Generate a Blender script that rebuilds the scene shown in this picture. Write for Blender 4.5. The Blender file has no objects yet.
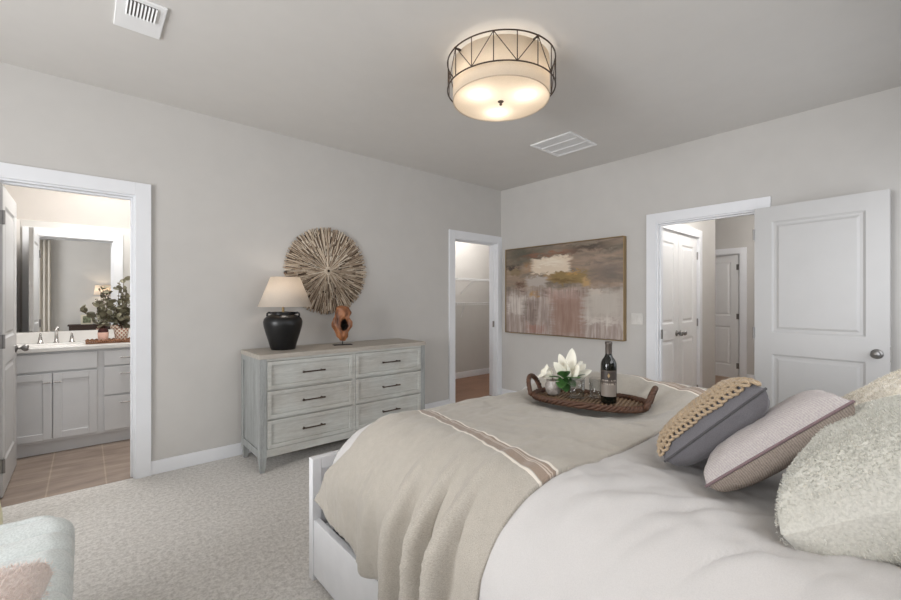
import bpy, bmesh, math, random
from mathutils import Vector, Matrix, noise
R_ = random.Random(7)
PI = math.pi
scene = bpy.context.scene
COL = scene.collection

# ---------------------------------------------------------------- camera
cam_d = bpy.data.cameras.new('camera'); cam = bpy.data.objects.new('camera', cam_d); COL.objects.link(cam)
cam_d.sensor_width = 36.0; cam_d.lens = 36.0*415/901; cam_d.clip_start = 0.02
cam.location = (0, 0, 1.28); cam.rotation_euler = (PI/2, 0, -math.radians(41.332))
scene.camera = cam
# ---------------------------------------------------------------- world, light, exposure
scene.view_settings.view_transform = 'Standard'
try: scene.view_settings.look = 'None'
except Exception: pass
scene.view_settings.exposure = -0.05
scene.view_settings.gamma = 1.0
scene.view_settings.use_curve_mapping = False
world = bpy.data.worlds.new('sky'); scene.world = world; world.use_nodes = True
world.node_tree.nodes['Background'].inputs[0].default_value = (0.75, 0.85, 1.0, 1)
world.node_tree.nodes['Background'].inputs[1].default_value = 1.2

def area(name, loc, rot, sx, sy, power, col=(1, 1, 1), spread=180):
    d = bpy.data.lights.new(name, 'AREA'); d.shape = 'RECTANGLE'; d.size = sx; d.size_y = sy
    d.energy = power; d.color = col; d.spread = math.radians(spread)
    o = bpy.data.objects.new(name, d); COL.objects.link(o); o.location = loc; o.rotation_euler = rot
    return o
def point(name, loc, power, col=(1, .85, .68), r=.04):
    d = bpy.data.lights.new(name, 'POINT'); d.energy = power; d.color = col; d.shadow_soft_size = r
    o = bpy.data.objects.new(name, d); COL.objects.link(o); o.location = loc
    return o
# daylight area lights; west, transom and wide ones come from unseen added windows
area('added_daylight_west', (-3.10, 1.5, 1.45), (0, -PI/2-.34, 0), 1.7, 1.7, 84, (.99, .99, 1), 120)
area('window_daylight_head', (-1.22, -.40, 1.45), (PI/2-.8, 0, 0), 1.0, 1.4, 24, (.98, .985, 1))
area('added_daylight_transom', (1.65, -.42, 1.88), (PI/2-.62, 0, 0), 1.5, .65, 14, (.98, .985, 1))
area('added_daylight_head_wide', (3.35, -.40, 1.45), (PI/2-.3, 0, 0), 1.1, 1.4, 9, (.98, .985, 1))

# ---------------------------------------------------------------- materials
def s2l(c):
    return tuple(((v/255)/12.92 if v/255 <= .04045 else ((v/255+.055)/1.055)**2.4) for v in c)
MATS = {}
class NT:
    def __init__(self, name):
        self.m = bpy.data.materials.new(name); self.m.use_nodes = True
        self.t = self.m.node_tree; self.n = self.t.nodes; self.l = self.t.links
        self.b = self.n['Principled BSDF']
    def node(self, typ, **kw):
        x = self.n.new(typ)
        for k, v in kw.items(): setattr(x, k, v)
        return x
    def inp(self, node, key, v):
        if hasattr(v, 'is_output') or isinstance(v, bpy.types.NodeSocket): self.l.new(v, node.inputs[key])
        else: node.inputs[key].default_value = v
    def math(self, op, a, b=0.0, clamp=False):
        x = self.node('ShaderNodeMath', operation=op); x.use_clamp = clamp
        self.inp(x, 0, a); self.inp(x, 1, b); return x.outputs[0]
    def coord(self, kind='Object', scale=(1, 1, 1), rot=(0, 0, 0), loc=(0, 0, 0)):
        c = self.node('ShaderNodeTexCoord'); mp = self.node('ShaderNodeMapping')
        self.l.new(c.outputs[kind], mp.inputs[0])
        mp.inputs['Scale'].default_value = scale; mp.inputs['Rotation'].default_value = rot
        mp.inputs['Location'].default_value = loc
        return mp.outputs[0]
    def noise(self, vec, scale, detail=3, rough=.55, dist=0):
        x = self.node('ShaderNodeTexNoise'); self.l.new(vec, x.inputs['Vector'])
        x.inputs['Scale'].default_value = scale; x.inputs['Detail'].default_value = detail
        x.inputs['Roughness'].default_value = rough; x.inputs['Distortion'].default_value = dist
        return x.outputs['Fac']
    def ramp(self, fac, stops):
        x = self.node('ShaderNodeValToRGB'); self.l.new(fac, x.inputs[0]); e = x.color_ramp.elements
        while len(e) < len(stops): e.new(.5)
        for k, (p, c) in enumerate(stops):
            e[k].position = p; e[k].color = (*c, 1)
        return x.outputs[0]
    def mix(self, fac, a, b, typ='MIX'):
        x = self.node('ShaderNodeMixRGB', blend_type=typ)
        self.inp(x, 0, fac)
        for k, v in ((1, a), (2, b)):
            if isinstance(v, tuple): x.inputs[k].default_value = (*v, 1)
            else: self.l.new(v, x.inputs[k])
        return x.outputs[0]
    def bump(self, h, strength, dist=.01, normal=None):
        x = self.node('ShaderNodeBump'); x.inputs['Strength'].default_value = strength
        x.inputs['Distance'].default_value = dist; self.l.new(h, x.inputs['Height'])
        if normal is not None: self.l.new(normal, x.inputs['Normal'])
        return x.outputs[0]
    def base(self, v): self.inp(self.b, 'Base Color', (*v, 1) if isinstance(v, tuple) else v)
    def set(self, **kw):
        for k, v in kw.items(): self.b.inputs[k.replace('_', ' ')].default_value = v

def plain(name, rgb, rough=.6, metal=0, var=.06, vscale=6, bump=0, bscale=200, spec=.5, bdist=.002):
    if name in MATS: return MATS[name]
    t = NT(name); c = s2l(rgb); co = t.coord()
    n = t.noise(co, vscale, 3)
    lo = tuple(x*(1-var) for x in c); hi = tuple(min(1, x*(1+var)) for x in c)
    t.base(t.ramp(n, [(.35, lo), (.65, hi)]))
    t.set(Roughness=rough, Metallic=metal); t.b.inputs['Specular IOR Level'].default_value = spec
    if bump: t.l.new(t.bump(t.noise(co, bscale, 3), bump, bdist), t.b.inputs['Normal'])
    MATS[name] = t.m; return t.m

def fabric(name, rgb, rgb2=None, scale=380, bump=.35, rough=.9, sheen=.2, big=.05, stretch=(1, 1, 1)):
    if name in MATS: return MATS[name]
    t = NT(name); c = s2l(rgb); c2 = s2l(rgb2 or tuple(v*.9 for v in rgb))
    co = t.coord(scale=stretch); n = t.noise(co, scale, 2, .6); nb = t.noise(co, 9, 3)
    col = t.ramp(n, [(.35, c2), (.62, c)])
    t.base(t.mix(big, col, t.ramp(nb, [(.3, (0, 0, 0)), (.7, (1, 1, 1))]), 'OVERLAY'))
    t.l.new(t.bump(n, bump, .0015), t.b.inputs['Normal'])
    t.set(Roughness=rough); t.b.inputs['Sheen Weight'].default_value = sheen
    t.b.inputs['Specular IOR Level'].default_value = .15
    MATS[name] = t.m; return t.m

def wood(name, dark, light, stretch=(1, 12, 12), scale=5, rough=.55, bump=.15, extra=None, fine=.35):
    if name in MATS: return MATS[name]
    t = NT(name); co = t.coord(scale=stretch)
    n = t.noise(co, scale, 5, .65, .4); n2 = t.noise(co, scale*7, 3, .7)
    col = t.ramp(n, [(.3, s2l(dark)), (.72, s2l(light))])
    col = t.mix(fine, col, t.ramp(n2, [(.35, s2l(dark)), (.6, s2l(light))]))
    if extra: col = t.mix(.35, col, t.ramp(t.noise(t.coord(), 3, 3), [(.4, s2l(extra)), (.6, s2l(light))]))
    t.base(col); t.l.new(t.bump(n2, bump, .002), t.b.inputs['Normal']); t.set(Roughness=rough)
    MATS[name] = t.m; return t.m

wall_m = plain('wall_paint', (200, 197, 193), .85, var=.012, bump=.12, bscale=260, spec=.2)
ceil_m = plain('ceiling_paint', (214, 211, 207), .9, var=.01, bump=.12, bscale=200, spec=.15)
white_m = plain('white_trim_paint', (232, 233, 236), .42, var=.01)
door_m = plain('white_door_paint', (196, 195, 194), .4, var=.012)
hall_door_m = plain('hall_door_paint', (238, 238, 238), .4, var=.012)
bath_wall_m = plain('bath_wall_paint', (206, 200, 194), .8, var=.01)
cab_m = plain('cabinet_grey_paint', (220, 221, 223), .42, var=.015)
counter_m = plain('counter_white', (236, 234, 231), .18, var=.015, vscale=3)
chrome_m = plain('brushed_nickel', (190, 188, 186), .22, 1, var=.03)
steel_m = plain('satin_steel', (150, 148, 146), .35, 1, var=.04)
bronze_m = plain('dark_bronze', (88, 76, 68), .38, .8, var=.1)
brass_m = plain('antique_brass', (164, 142, 106), .35, .9, var=.06)
black_m = plain('black_glaze', (10, 10, 12), .36, var=.1)
vent_m = plain('vent_white', (240, 240, 240), .5, var=.01)
dark_m = plain('vent_dark', (60, 58, 56), .8)
bedw_m = plain('bed_white_wood', (226, 226, 228), .5, var=.02, vscale=14)

def mk_carpet():
    t = NT('carpet'); co = t.coord()
    n = t.noise(co, 95, 4, .8); nb = t.noise(co, 1.6, 4, .6); nm = t.noise(co, 42, 4, .75)
    col = t.ramp(n, [(.3, s2l((186, 181, 175))), (.7, s2l((244, 240, 235)))])
    col = t.mix(.16, col, t.ramp(nb, [(.35, s2l((190, 186, 180))), (.65, s2l((242, 239, 235)))]), 'MIX')
    col = t.mix(.38, col, t.ramp(nm, [(.38, s2l((172, 167, 161))), (.6, s2l((246, 243, 239)))]), 'MIX')
    t.base(col); t.set(Roughness=.95); t.b.inputs['Specular IOR Level'].default_value = .1
    h = t.math('ADD', t.math('MULTIPLY', n, .6), t.math('MULTIPLY', nm, .8))
    t.l.new(t.bump(h, .8, .012), t.b.inputs['Normal']); return t.m
carpet_m = mk_carpet()
def mk_tile():
    t = NT('bath_tile'); co = t.coord(loc=(.195, .15, 0))
    br = t.node('ShaderNodeTexBrick'); t.l.new(co, br.inputs['Vector'])
    br.offset = 0; br.inputs['Scale'].default_value = 1; br.inputs['Mortar Size'].default_value = .0045
    br.inputs['Brick Width'].default_value = .305; br.inputs['Row Height'].default_value = .61
    br.inputs['Color1'].default_value = (*s2l((142, 126, 115)), 1); br.inputs['Color2'].default_value = (*s2l((150, 133, 121)), 1)
    br.inputs['Mortar'].default_value = (*s2l((186, 168, 150)), 1)
    n = t.noise(t.coord(scale=(1, 3.5, 1)), 3.2, 5, .6)
    t.base(t.mix(.5, br.outputs['Color'], t.ramp(n, [(.35, s2l((112, 98, 89))), (.65, s2l((172, 155, 142)))])))
    t.set(Roughness=.45); return t.m
tile_m = mk_tile()
def mk_plank(name, d, l):
    t = NT(name); co = t.coord()
    br = t.node('ShaderNodeTexBrick'); t.l.new(co, br.inputs['Vector'])
    br.inputs['Scale'].default_value = 1; br.inputs['Mortar Size'].default_value = .0015
    br.inputs['Brick Width'].default_value = 1.2; br.inputs['Row Height'].default_value = .15
    br.inputs['Color1'].default_value = (*s2l(d), 1); br.inputs['Color2'].default_value = (*s2l(l), 1)
    br.inputs['Mortar'].default_value = (*s2l(tuple(v*.6 for v in d)), 1)
    n = t.noise(t.coord(scale=(1, 8, 1)), 4, 5, .65)
    t.base(t.mix(.4, br.outputs['Color'], t.ramp(n, [(.35, s2l(d)), (.65, s2l(l))]))); t.set(Roughness=.4); return t.m
plank_m = mk_plank('hall_planks', (148, 118, 96), (180, 150, 126))
plankd_m = mk_plank('closet_planks', (112, 80, 62), (140, 104, 82))
def mk_mirror():
    t = NT('mirror_glass'); t.base((.93, .94, .94)); t.set(Roughness=.0, Metallic=1.0); return t.m
mirror_m = mk_mirror()
def mk_glass():
    t = NT('clear_glass'); t.base((1, 1, 1)); t.set(Roughness=.01); t.b.inputs['Transmission Weight'].default_value = 1
    t.b.inputs['IOR'].default_value = 1.12
    out = t.n['Material Output']; tr = t.node('ShaderNodeBsdfTransparent'); tr.inputs[0].default_value = (.97, .98, .98, 1)
    gl = t.node('ShaderNodeBsdfGlossy'); gl.inputs['Roughness'].default_value = .03; lw_ = t.node('ShaderNodeLayerWeight'); lw_.inputs[0].default_value = .25
    mx = t.node('ShaderNodeMixShader'); t.l.new(lw_.outputs['Facing'], mx.inputs[0]); t.l.new(tr.outputs[0], mx.inputs[1]); t.l.new(gl.outputs[0], mx.inputs[2])
    t.n.remove(t.b); t.l.new(mx.outputs[0], out.inputs[0]); return t.m
glass_m = mk_glass()
def mk_trans(name, rgb, trans=.55, emis=0, ecol=(1, .85, .7)):
    t = NT(name)
    out = t.n['Material Output']; t.n.remove(t.b)
    d = t.node('ShaderNodeBsdfDiffuse'); tr = t.node('ShaderNodeBsdfTranslucent'); mx = t.node('ShaderNodeMixShader')
    n = t.noise(t.coord(scale=(1, 1, 1)), 220, 2); c = t.ramp(n, [(.3, s2l(tuple(v*.965 for v in rgb))), (.7, s2l(rgb))])
    t.l.new(c, d.inputs[0]); t.l.new(c, tr.inputs[0]); mx.inputs[0].default_value = trans
    t.l.new(d.outputs[0], mx.inputs[1]); t.l.new(tr.outputs[0], mx.inputs[2])
    if emis:
        e = t.node('ShaderNodeEmission'); e.inputs[0].default_value = (*ecol, 1); e.inputs[1].default_value = emis
        a = t.node('ShaderNodeAddShader'); t.l.new(mx.outputs[0], a.inputs[0]); t.l.new(e.outputs[0], a.inputs[1])
        t.l.new(a.outputs[0], out.inputs[0])
    else: t.l.new(mx.outputs[0], out.inputs[0])
    return t.m
shade_m = mk_trans('linen_lamp_shade', (242, 232, 220), .5)
drum_m = mk_trans('drum_shade_fabric', (240, 230, 216), .6)
diff_m = mk_trans('frosted_diffuser', (250, 240, 226), .7)

# ---------------------------------------------------------------- mesh helpers
class MB:
    def __init__(self): self.v = []; self.f = []; self.uv = None; self.at = []
    def add(self, vs, fs, tone=None):
        k = len(self.v); self.v += [tuple(p) for p in vs]; self.f += [tuple(i+k for i in q) for q in fs]
        self.at += [tone if tone is not None else .5]*len(vs); return self
    def box(self, x0, x1, y0, y1, z0, z1, M=None, tone=None):
        vs = [Vector((x, y, z)) for z in (z0, z1) for y in (y0, y1) for x in (x0, x1)]
        if M is not None: vs = [M @ p for p in vs]
        return self.add(vs, [(0, 2, 3, 1), (4, 5, 7, 6), (0, 1, 5, 4), (2, 6, 7, 3), (0, 4, 6, 2), (1, 3, 7, 5)], tone)
    def frus(self, x0, x1, z0, z1, ya, yb, ins):      # raised panel facing y: rectangle at ya shrinking by ins at yb
        vs = [(x0, ya, z0), (x1, ya, z0), (x1, ya, z1), (x0, ya, z1), (x0+ins, yb, z0+ins), (x1-ins, yb, z0+ins), (x1-ins, yb, z1-ins), (x0+ins, yb, z1-ins)]
        fs = [(0, 1, 5, 4), (1, 2, 6, 5), (2, 3, 7, 6), (3, 0, 4, 7), (4, 5, 6, 7), (3, 2, 1, 0)]
        if yb > ya: fs = [tuple(reversed(q)) for q in fs]
        return self.add(vs, fs)
    def tube(self, pts, r, n=8, closed=False, tone=None, cap=True):
        pts = [Vector(p) for p in pts]; m = len(pts); rr = r if isinstance(r, (list, tuple)) else [r]*m
        tang = []
        for i in range(m):
            a = pts[i-1] if (i or closed) else pts[0]; b = pts[(i+1) % m] if (i < m-1 or closed) else pts[-1]
            tang.append((b-a).normalized())
        ref = Vector((0, 0, 1)) if abs(tang[0].z) < .9 else Vector((1, 0, 0))
        nrm = (ref - tang[0]*ref.dot(tang[0])).normalized(); vs = []
        for i in range(m):
            nrm = (nrm - tang[i]*nrm.dot(tang[i])).normalized(); bi = tang[i].cross(nrm)
            for j in range(n):
                a = 2*PI*j/n; vs.append(pts[i]+(nrm*math.cos(a)+bi*math.sin(a))*rr[i])
        fs = []
        for i in range(m if closed else m-1):
            for j in range(n):
                a = i*n+j; b = i*n+(j+1) % n; c = ((i+1) % m)*n+(j+1) % n; d = ((i+1) % m)*n+j
                fs.append((a, b, c, d))
        if cap and not closed:
            fs.append(tuple(reversed(range(n)))); fs.append(tuple((m-1)*n+j for j in range(n)))
        return self.add(vs, fs, tone)
    def cyl(self, p0, p1, r0, r1=None, n=16, tone=None): return self.tube([p0, p1], [r0, r0 if r1 is None else r1], n, tone=tone)
    def lathe(self, prof, c=(0, 0, 0), n=32, capb=True, capt=True):
        vs = [(c[0]+r*math.cos(2*PI*j/n), c[1]+r*math.sin(2*PI*j/n), c[2]+z) for r, z in prof for j in range(n)]
        fs = [(i*n+j, i*n+(j+1) % n, (i+1)*n+(j+1) % n, (i+1)*n+j) for i in range(len(prof)-1) for j in range(n)]
        if capb: fs.append(tuple(reversed(range(n))))
        if capt: fs.append(tuple((len(prof)-1)*n+j for j in range(n)))
        return self.add(vs, fs)
    def grid(self, fn, nu, nv, closed_u=False, tone=None, flip=False):
        vs = [fn(i/nu, j/nv) for j in range(nv+1) for i in range(nu+1)]
        w = nu+1
        fs = [(j*w+i, j*w+i+1, (j+1)*w+i+1, (j+1)*w+i) for j in range(nv) for i in range(nu)]
        if flip: fs = [tuple(reversed(q)) for q in fs]
        return self.add(vs, fs, tone)
    def build(self, name, mat, parent=None, bevel=0, smooth=False, sub=0, solid=0, seg=2, angle=40, weld=0, off=0):
        me = bpy.data.meshes.new(name); me.from_pydata(self.v, [], self.f)
        me.materials.append(mat)
        a = me.attributes.new('tone', 'FLOAT', 'POINT')
        a.data.foreach_set('value', [float(x) for x in self.at])
        if self.uv:
            uvl = me.uv_layers.new(name='UVMap')
            for lp in me.loops: uvl.data[lp.index].uv = self.uv[lp.vertex_index]
        if weld:
            bm = bmesh.new(); bm.from_mesh(me); bmesh.ops.remove_doubles(bm, verts=bm.verts, dist=weld)
            bmesh.ops.recalc_face_normals(bm, faces=bm.faces); bm.to_mesh(me); bm.free()
        if smooth: me.polygons.foreach_set('use_smooth', [True]*len(me.polygons))
        o = bpy.data.objects.new(name, me); COL.objects.link(o)
        if parent is not None: o.parent = parent
        if solid:
            md = o.modifiers.new('solidify', 'SOLIDIFY'); md.thickness = solid; md.offset = off
        if bevel:
            md = o.modifiers.new('bevel', 'BEVEL'); md.width = bevel; md.segments = seg; md.limit_method = 'ANGLE'; md.angle_limit = math.radians(angle)
        if sub:
            md = o.modifiers.new('subdivision', 'SUBSURF'); md.levels = sub; md.render_levels = sub
        return o
def tag(o, label, cat, group=None, kind=None):
    o['label'] = label; o['category'] = cat
    if group: o['group'] = group
    if kind: o['kind'] = kind
    return o
def thing(name, label, cat, loc=(0, 0, 0), rz=0, group=None):
    o = bpy.data.objects.new(name, None); COL.objects.link(o); o.location = loc; o.rotation_euler = (0, 0, rz)
    o.empty_display_size = .1
    return tag(o, label, cat, group)
def struct(name, mb, mat, label, cat, **kw):
    o = mb.build(name, mat, **kw); return tag(o, label, cat, kind='structure')
def N3(x, y, z=0): return noise.noise(Vector((x, y, z)))

# ---------------------------------------------------------------- room shell
CZ = 2.74; XW = 4.18; YW = 3.73; X0 = -3.2; Y0 = -.5
struct('floor', MB().box(X0-.12, XW+.06, Y0-.12, YW+.02, -.1, 0), carpet_m, 'light greige cut pile carpet across the bedroom', 'floor')
struct('floor_bathroom', MB().box(X0-.12, 2.9, YW+.02, 5.45, -.1, 0), tile_m, 'brown taupe floor tiles in the bathroom', 'floor')
struct('floor_closet', MB().box(2.9, 6.0, YW+.02, 5.12, -.1, 0), plankd_m, 'dark brown plank floor inside the closet', 'floor')
struct('floor_hall', MB().box(XW+.06, 9.6, .4, 3.3, -.1, -.001), plank_m, 'tan plank floor of the hallway', 'floor')
struct('ceiling', MB().box(X0-.12, 9.6, Y0-.12, 5.45, CZ, CZ+.1), ceil_m, 'flat greige painted ceiling', 'ceiling')

def wall(axis, a0, a1, b0, b1, ops):
    """wall running along axis ('x' or 'y') from a0 to a1, thickness b0..b1, openings (lo, hi, z0, z1)"""
    mb = MB()
    def bx(lo, hi, z0, z1):
        if hi-lo < 1e-4 or z1-z0 < 1e-4: return
        if axis == 'x': mb.box(lo, hi, b0, b1, z0, z1)
        else: mb.box(b0, b1, lo, hi, z0, z1)
    cur = a0
    for lo, hi, z0, z1 in sorted(ops):
        bx(cur, lo, 0, CZ); bx(lo, hi, 0, z0); bx(lo, hi, z1, CZ); cur = hi
    bx(cur, a1, 0, CZ)
    return mb
DT = 2.035
BX = (-.455, .274); CX = (3.336, 4.108); HY = (.897, 1.716)
struct('wall_back', wall('x', X0-.12, 4.30, YW, YW+.12, [(*BX, 0, DT), (*CX, 0, DT)]), wall_m, 'greige wall behind the dresser with two doorways', 'wall')
struct('wall_right', wall('y', Y0-.12, YW, XW, XW+.12, [(*HY, 0, DT)]), wall_m, 'greige wall holding the abstract painting', 'wall')
struct('wall_left', wall('y', Y0-.12, YW, X0-.12, X0, [(.55, 2.45, .55, 2.4)]), wall_m, 'greige side wall with an added window beside the ottoman', 'wall')
struct('wall_front', wall('x', X0, XW, Y0-.12, Y0, [(-1.72, -.74, .7, 2.2), (.85, 2.45, 1.5, 2.25), (2.8, 3.9, .7, 2.2)]), wall_m, 'greige wall behind the headboard', 'wall')
# bathroom / closet / hall shells
struct('wall_bathroom_back', MB().box(X0-.12, 2.9, 5.33, 5.45, 0, CZ), bath_wall_m, 'pale bathroom wall behind the vanity mirror', 'wall')
struct('wall_bathroom_left', MB().box(-.68, -.56, YW+.12, 5.33, 0, CZ), bath_wall_m, 'bathroom side wall behind the open door', 'wall')
struct('wall_bathroom_right', MB().box(1.5, 1.62, YW+.12, 5.33, 0, CZ), bath_wall_m, 'bathroom wall at the far end of the vanity', 'wall')
struct('wall_closet_back', MB().box(2.9, 6.0, 5.0, 5.12, 0, CZ), wall_m, 'closet rear wall behind the wire shelf', 'wall')
struct('wall_closet_left', MB().box(2.8, 2.92, YW+.12, 5.0, 0, CZ), wall_m, 'closet side wall left of the closet doorway', 'wall')
struct('wall_closet_right', MB().box(5.9, 6.0, YW, 5.0, 0, CZ), wall_m, 'closet end wall right of the closet doorway', 'wall')
struct('wall_closet_front', MB().box(4.30, 5.9, YW, YW+.12, 0, CZ), wall_m, 'closet front wall beyond the painting wall', 'wall')
struct('wall_hall_left', wall('x', 4.30, 6.19, 1.79, 1.91, [(4.36, 5.56, 0, DT)]), wall_m, 'short hallway wall holding the white double doors', 'wall')
struct('wall_hall_return', MB().box(6.07, 6.19, 1.91, 3.1, 0, CZ), wall_m, 'hallway wall turning the corner beyond the double doors', 'wall')
struct('wall_hall_end', wall('y', .5, 3.2, 7.9, 8.02, [(1.93, 2.69, 0, DT)]), wall_m, 'hallway end wall holding the distant white door', 'wall')
struct('wall_hall_right', MB().box(4.30, 7.9, .5, .62, 0, CZ), wall_m, 'hallway wall hidden behind the open bedroom door', 'wall')
struct('wall_hall_far', MB().box(6.19, 9.6, 3.1, 3.22, 0, CZ), wall_m, 'hallway side wall beyond the corner', 'wall')
struct('wall_hall_room', MB().box(9.5, 9.6, .4, 3.1, 0, CZ), wall_m, 'wall of the room beyond the distant door', 'wall')
struct('wall_linen', MB().box(4.30, 6.07, 2.5, 2.6, 0, CZ), wall_m, 'rear wall of the cupboard behind the double doors', 'wall')

def casing(name, axis, lo, hi, b0, b1, label, sides=(1, 1), stop=True):
    """door lining + casing. b0/b1 are the wall faces"""
    mb = MB(); w = .092; p = .02; j = .018
    def bx(a0, a1, c0, c1, z0, z1):
        if axis == 'x': mb.box(a0, a1, c0, c1, z0, z1)
        else: mb.box(c0, c1, a0, a1, z0, z1)
    bx(lo, lo+j, b0-.002, b1+.002, 0, DT); bx(hi-j, hi, b0-.002, b1+.002, 0, DT); bx(lo+j, hi-j, b0-.002, b1+.002, DT-j, DT)
    m = (b0+b1)/2
    if stop:
        bx(lo+j, lo+j+.012, m-.02, m+.02, 0, DT-j); bx(hi-j-.012, hi-j, m-.02, m+.02, 0, DT-j); bx(lo+j+.012, hi-j-.012, m-.02, m+.02, DT-j-.012, DT-j)
    for s, (c0, c1) in zip(sides, ((b0-p, b0), (b1, b1+p))):
        if not s: continue
        r = .006
        bx(lo-w+r, lo+r, c0, c1, 0, DT+w-r); bx(hi-r, min(hi+w-r, 4.178) if name == 'trim_2' else hi+w-r, c0, c1, 0, DT+w-r); bx(lo+r, hi-r, c0, c1, DT-r, DT+w-r)
    return struct(name, mb, white_m, label, 'door frame', bevel=.0015)
# casings
casing('trim_1', 'x', *BX, YW, YW+.12, 'white door casing around the bathroom doorway')
casing('trim_2', 'x', *CX, YW, YW+.12, 'narrow white door casing around the closet doorway')
casing('trim_3', 'y', *HY, XW, XW+.12, 'white door casing around the hallway doorway')
casing('trim_4', 'x', 4.36, 5.56, 1.79, 1.91, 'white casing around the hallway double doors', (1, 0))
casing('trim_5', 'y', 1.93, 2.69, 7.9, 8.02, 'white casing around the distant hallway door', (1, 0))

def baseb(name, axis, segs, c0, c1, label):
    mb = MB()
    for a0, a1 in segs:
        if axis == 'x': mb.box(a0, a1, c0, c1, 0, .1)
        else: mb.box(c0, c1, a0, a1, 0, .1)
    return struct(name, mb, white_m, label, 'baseboard', bevel=.004)
baseb('baseboard_back', 'x', [(X0, BX[0]-.083), (BX[1]+.083, CX[0]-.083)], YW-.014, YW, 'white baseboard running behind the dresser')
baseb('baseboard_right', 'y', [(Y0, HY[0]-.083), (HY[1]+.083, YW-.022)], XW-.014, XW, 'white baseboard under the painting')
baseb('baseboard_left', 'y', [(Y0+.014, YW-.014)], X0, X0+.014, 'white baseboard below the added side window')
baseb('baseboard_front', 'x', [(X0+.014, XW-.014)], Y0, Y0+.014, 'white baseboard behind the bed')
baseb('baseboard_closet', 'x', [(2.92, 5.9)], 4.986, 5.0, 'white baseboard inside the closet')
baseb('baseboard_hall', 'x', [(5.65, 6.204)], 1.776, 1.79, 'white baseboard by the hallway corner')
baseb('baseboard_hall_end', 'y', [(.62, 1.846), (2.774, 3.1)], 7.886, 7.9, 'white baseboard at the hallway end')

# windows; side, transom and far ones are unseen, added to let light in
def window(name, axis, lo, hi, z0, z1, c0, c1, label, inward):
    fr = MB()
    def bx(mb, a0, a1, d0, d1, u0, u1):
        if axis == 'x': mb.box(a0, a1, d0, d1, u0, u1)
        else: mb.box(d0, d1, a0, a1, u0, u1)
    m = (c0+c1)/2
    for (a0, a1, u0, u1) in ((lo, lo+.05, z0, z1), (hi-.05, hi, z0, z1), (lo+.05, hi-.05, z0, z0+.05), (lo+.05, hi-.05, z1-.05, z1), (lo+.05, hi-.05, (z0+z1)/2-.02, (z0+z1)/2+.02)):
        bx(fr, a0, a1, m-.03, m+.03, u0, u1)
    o = struct(name, fr, white_m, label, 'window', bevel=.003)
    g = MB(); bx(g, lo+.05, hi-.05, m-.004, m+.004, z0+.05, z1-.05); g.build('window_pane', glass_m, o)
    return o
window('added_window_1', 'y', .55, 2.45, .55, 2.4, X0-.12, X0, 'unseen white framed window added in the side wall', 1)
window('window_2', 'x', -1.72, -.74, .7, 2.2, Y0-.12, Y0, 'white framed window behind the sheer curtain', 1)
window('added_window_4', 'x', .85, 2.45, 1.5, 2.25, Y0-.12, Y0, 'wide transom window added above the headboard to light the bed', 1)
window('added_window_3', 'x', 2.8, 3.9, .7, 2.2, Y0-.12, Y0, 'unseen white framed window added on the far side of the bed', 1)

# ---------------------------------------------------------------- doors
def leaf_mesh(w, h, t=.035, arch=False):
    mb = MB(); st = .115; y0, y1 = -t/2, t/2; g = .009
    zs = [(0, .2), (.84, 1.01), (h-.12, h)]
    mb.box(0, st, y0, y1, 0, h); mb.box(w-st, w, y0, y1, 0, h)
    for a, b in zs: mb.box(st, w-st, y0, y1, a, b)
    for a, b in ((.2, .84), (1.01, h-.12)):
        mb.box(st, w-st, y0+g, y1-g, a, b)
        for s in (-1, 1):
            # sloping moulding from the stile down to the panel, then the raised field
            ys = s*t/2; yi = s*(t/2-g)
            vs = [(st, ys, a), (w-st, ys, a), (w-st, ys, b), (st, ys, b)]
            k = .014; vi = [(st+k, yi, a+k), (w-st-k, yi, a+k), (w-st-k, yi, b-k), (st+k, yi, b-k)]
            fs = [(0, 1, 5, 4), (1, 2, 6, 5), (2, 3, 7, 6), (3, 0, 4, 7)]
            if s > 0: fs = [tuple(reversed(q)) for q in fs]
            mb.add(vs+vi, fs)
            mb.frus(st+.03, w-st-.03, a+.03, b-.03, yi, s*(t/2-.002), .016)
    return mb
def knob_mesh(mb, x, z, t=.035, both=True, only=0):
    for s in ((-1, 1) if not only else (only,)):
        y = s*t/2
        prof = [(.001, 0), (.032, 0), (.033, .004), (.026, .008), (.011, .012), (.010, .03), (.020, .038), (.027, .05), (.026, .062), (.018, .070), (.001, .073)]
        n = 20; vs = [(x+r*math.cos(2*PI*j/n), y+s*q, z+r*math.sin(2*PI*j/n)) for r, q in prof for j in range(n)]
        fs = [(i*n+j, i*n+(j+1) % n, (i+1)*n+(j+1) % n, (i+1)*n+j) for i in range(len(prof)-1) for j in range(n)]
        if s > 0: fs = [tuple(reversed(q)) for q in fs]
        mb.add(vs, fs)
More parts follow.
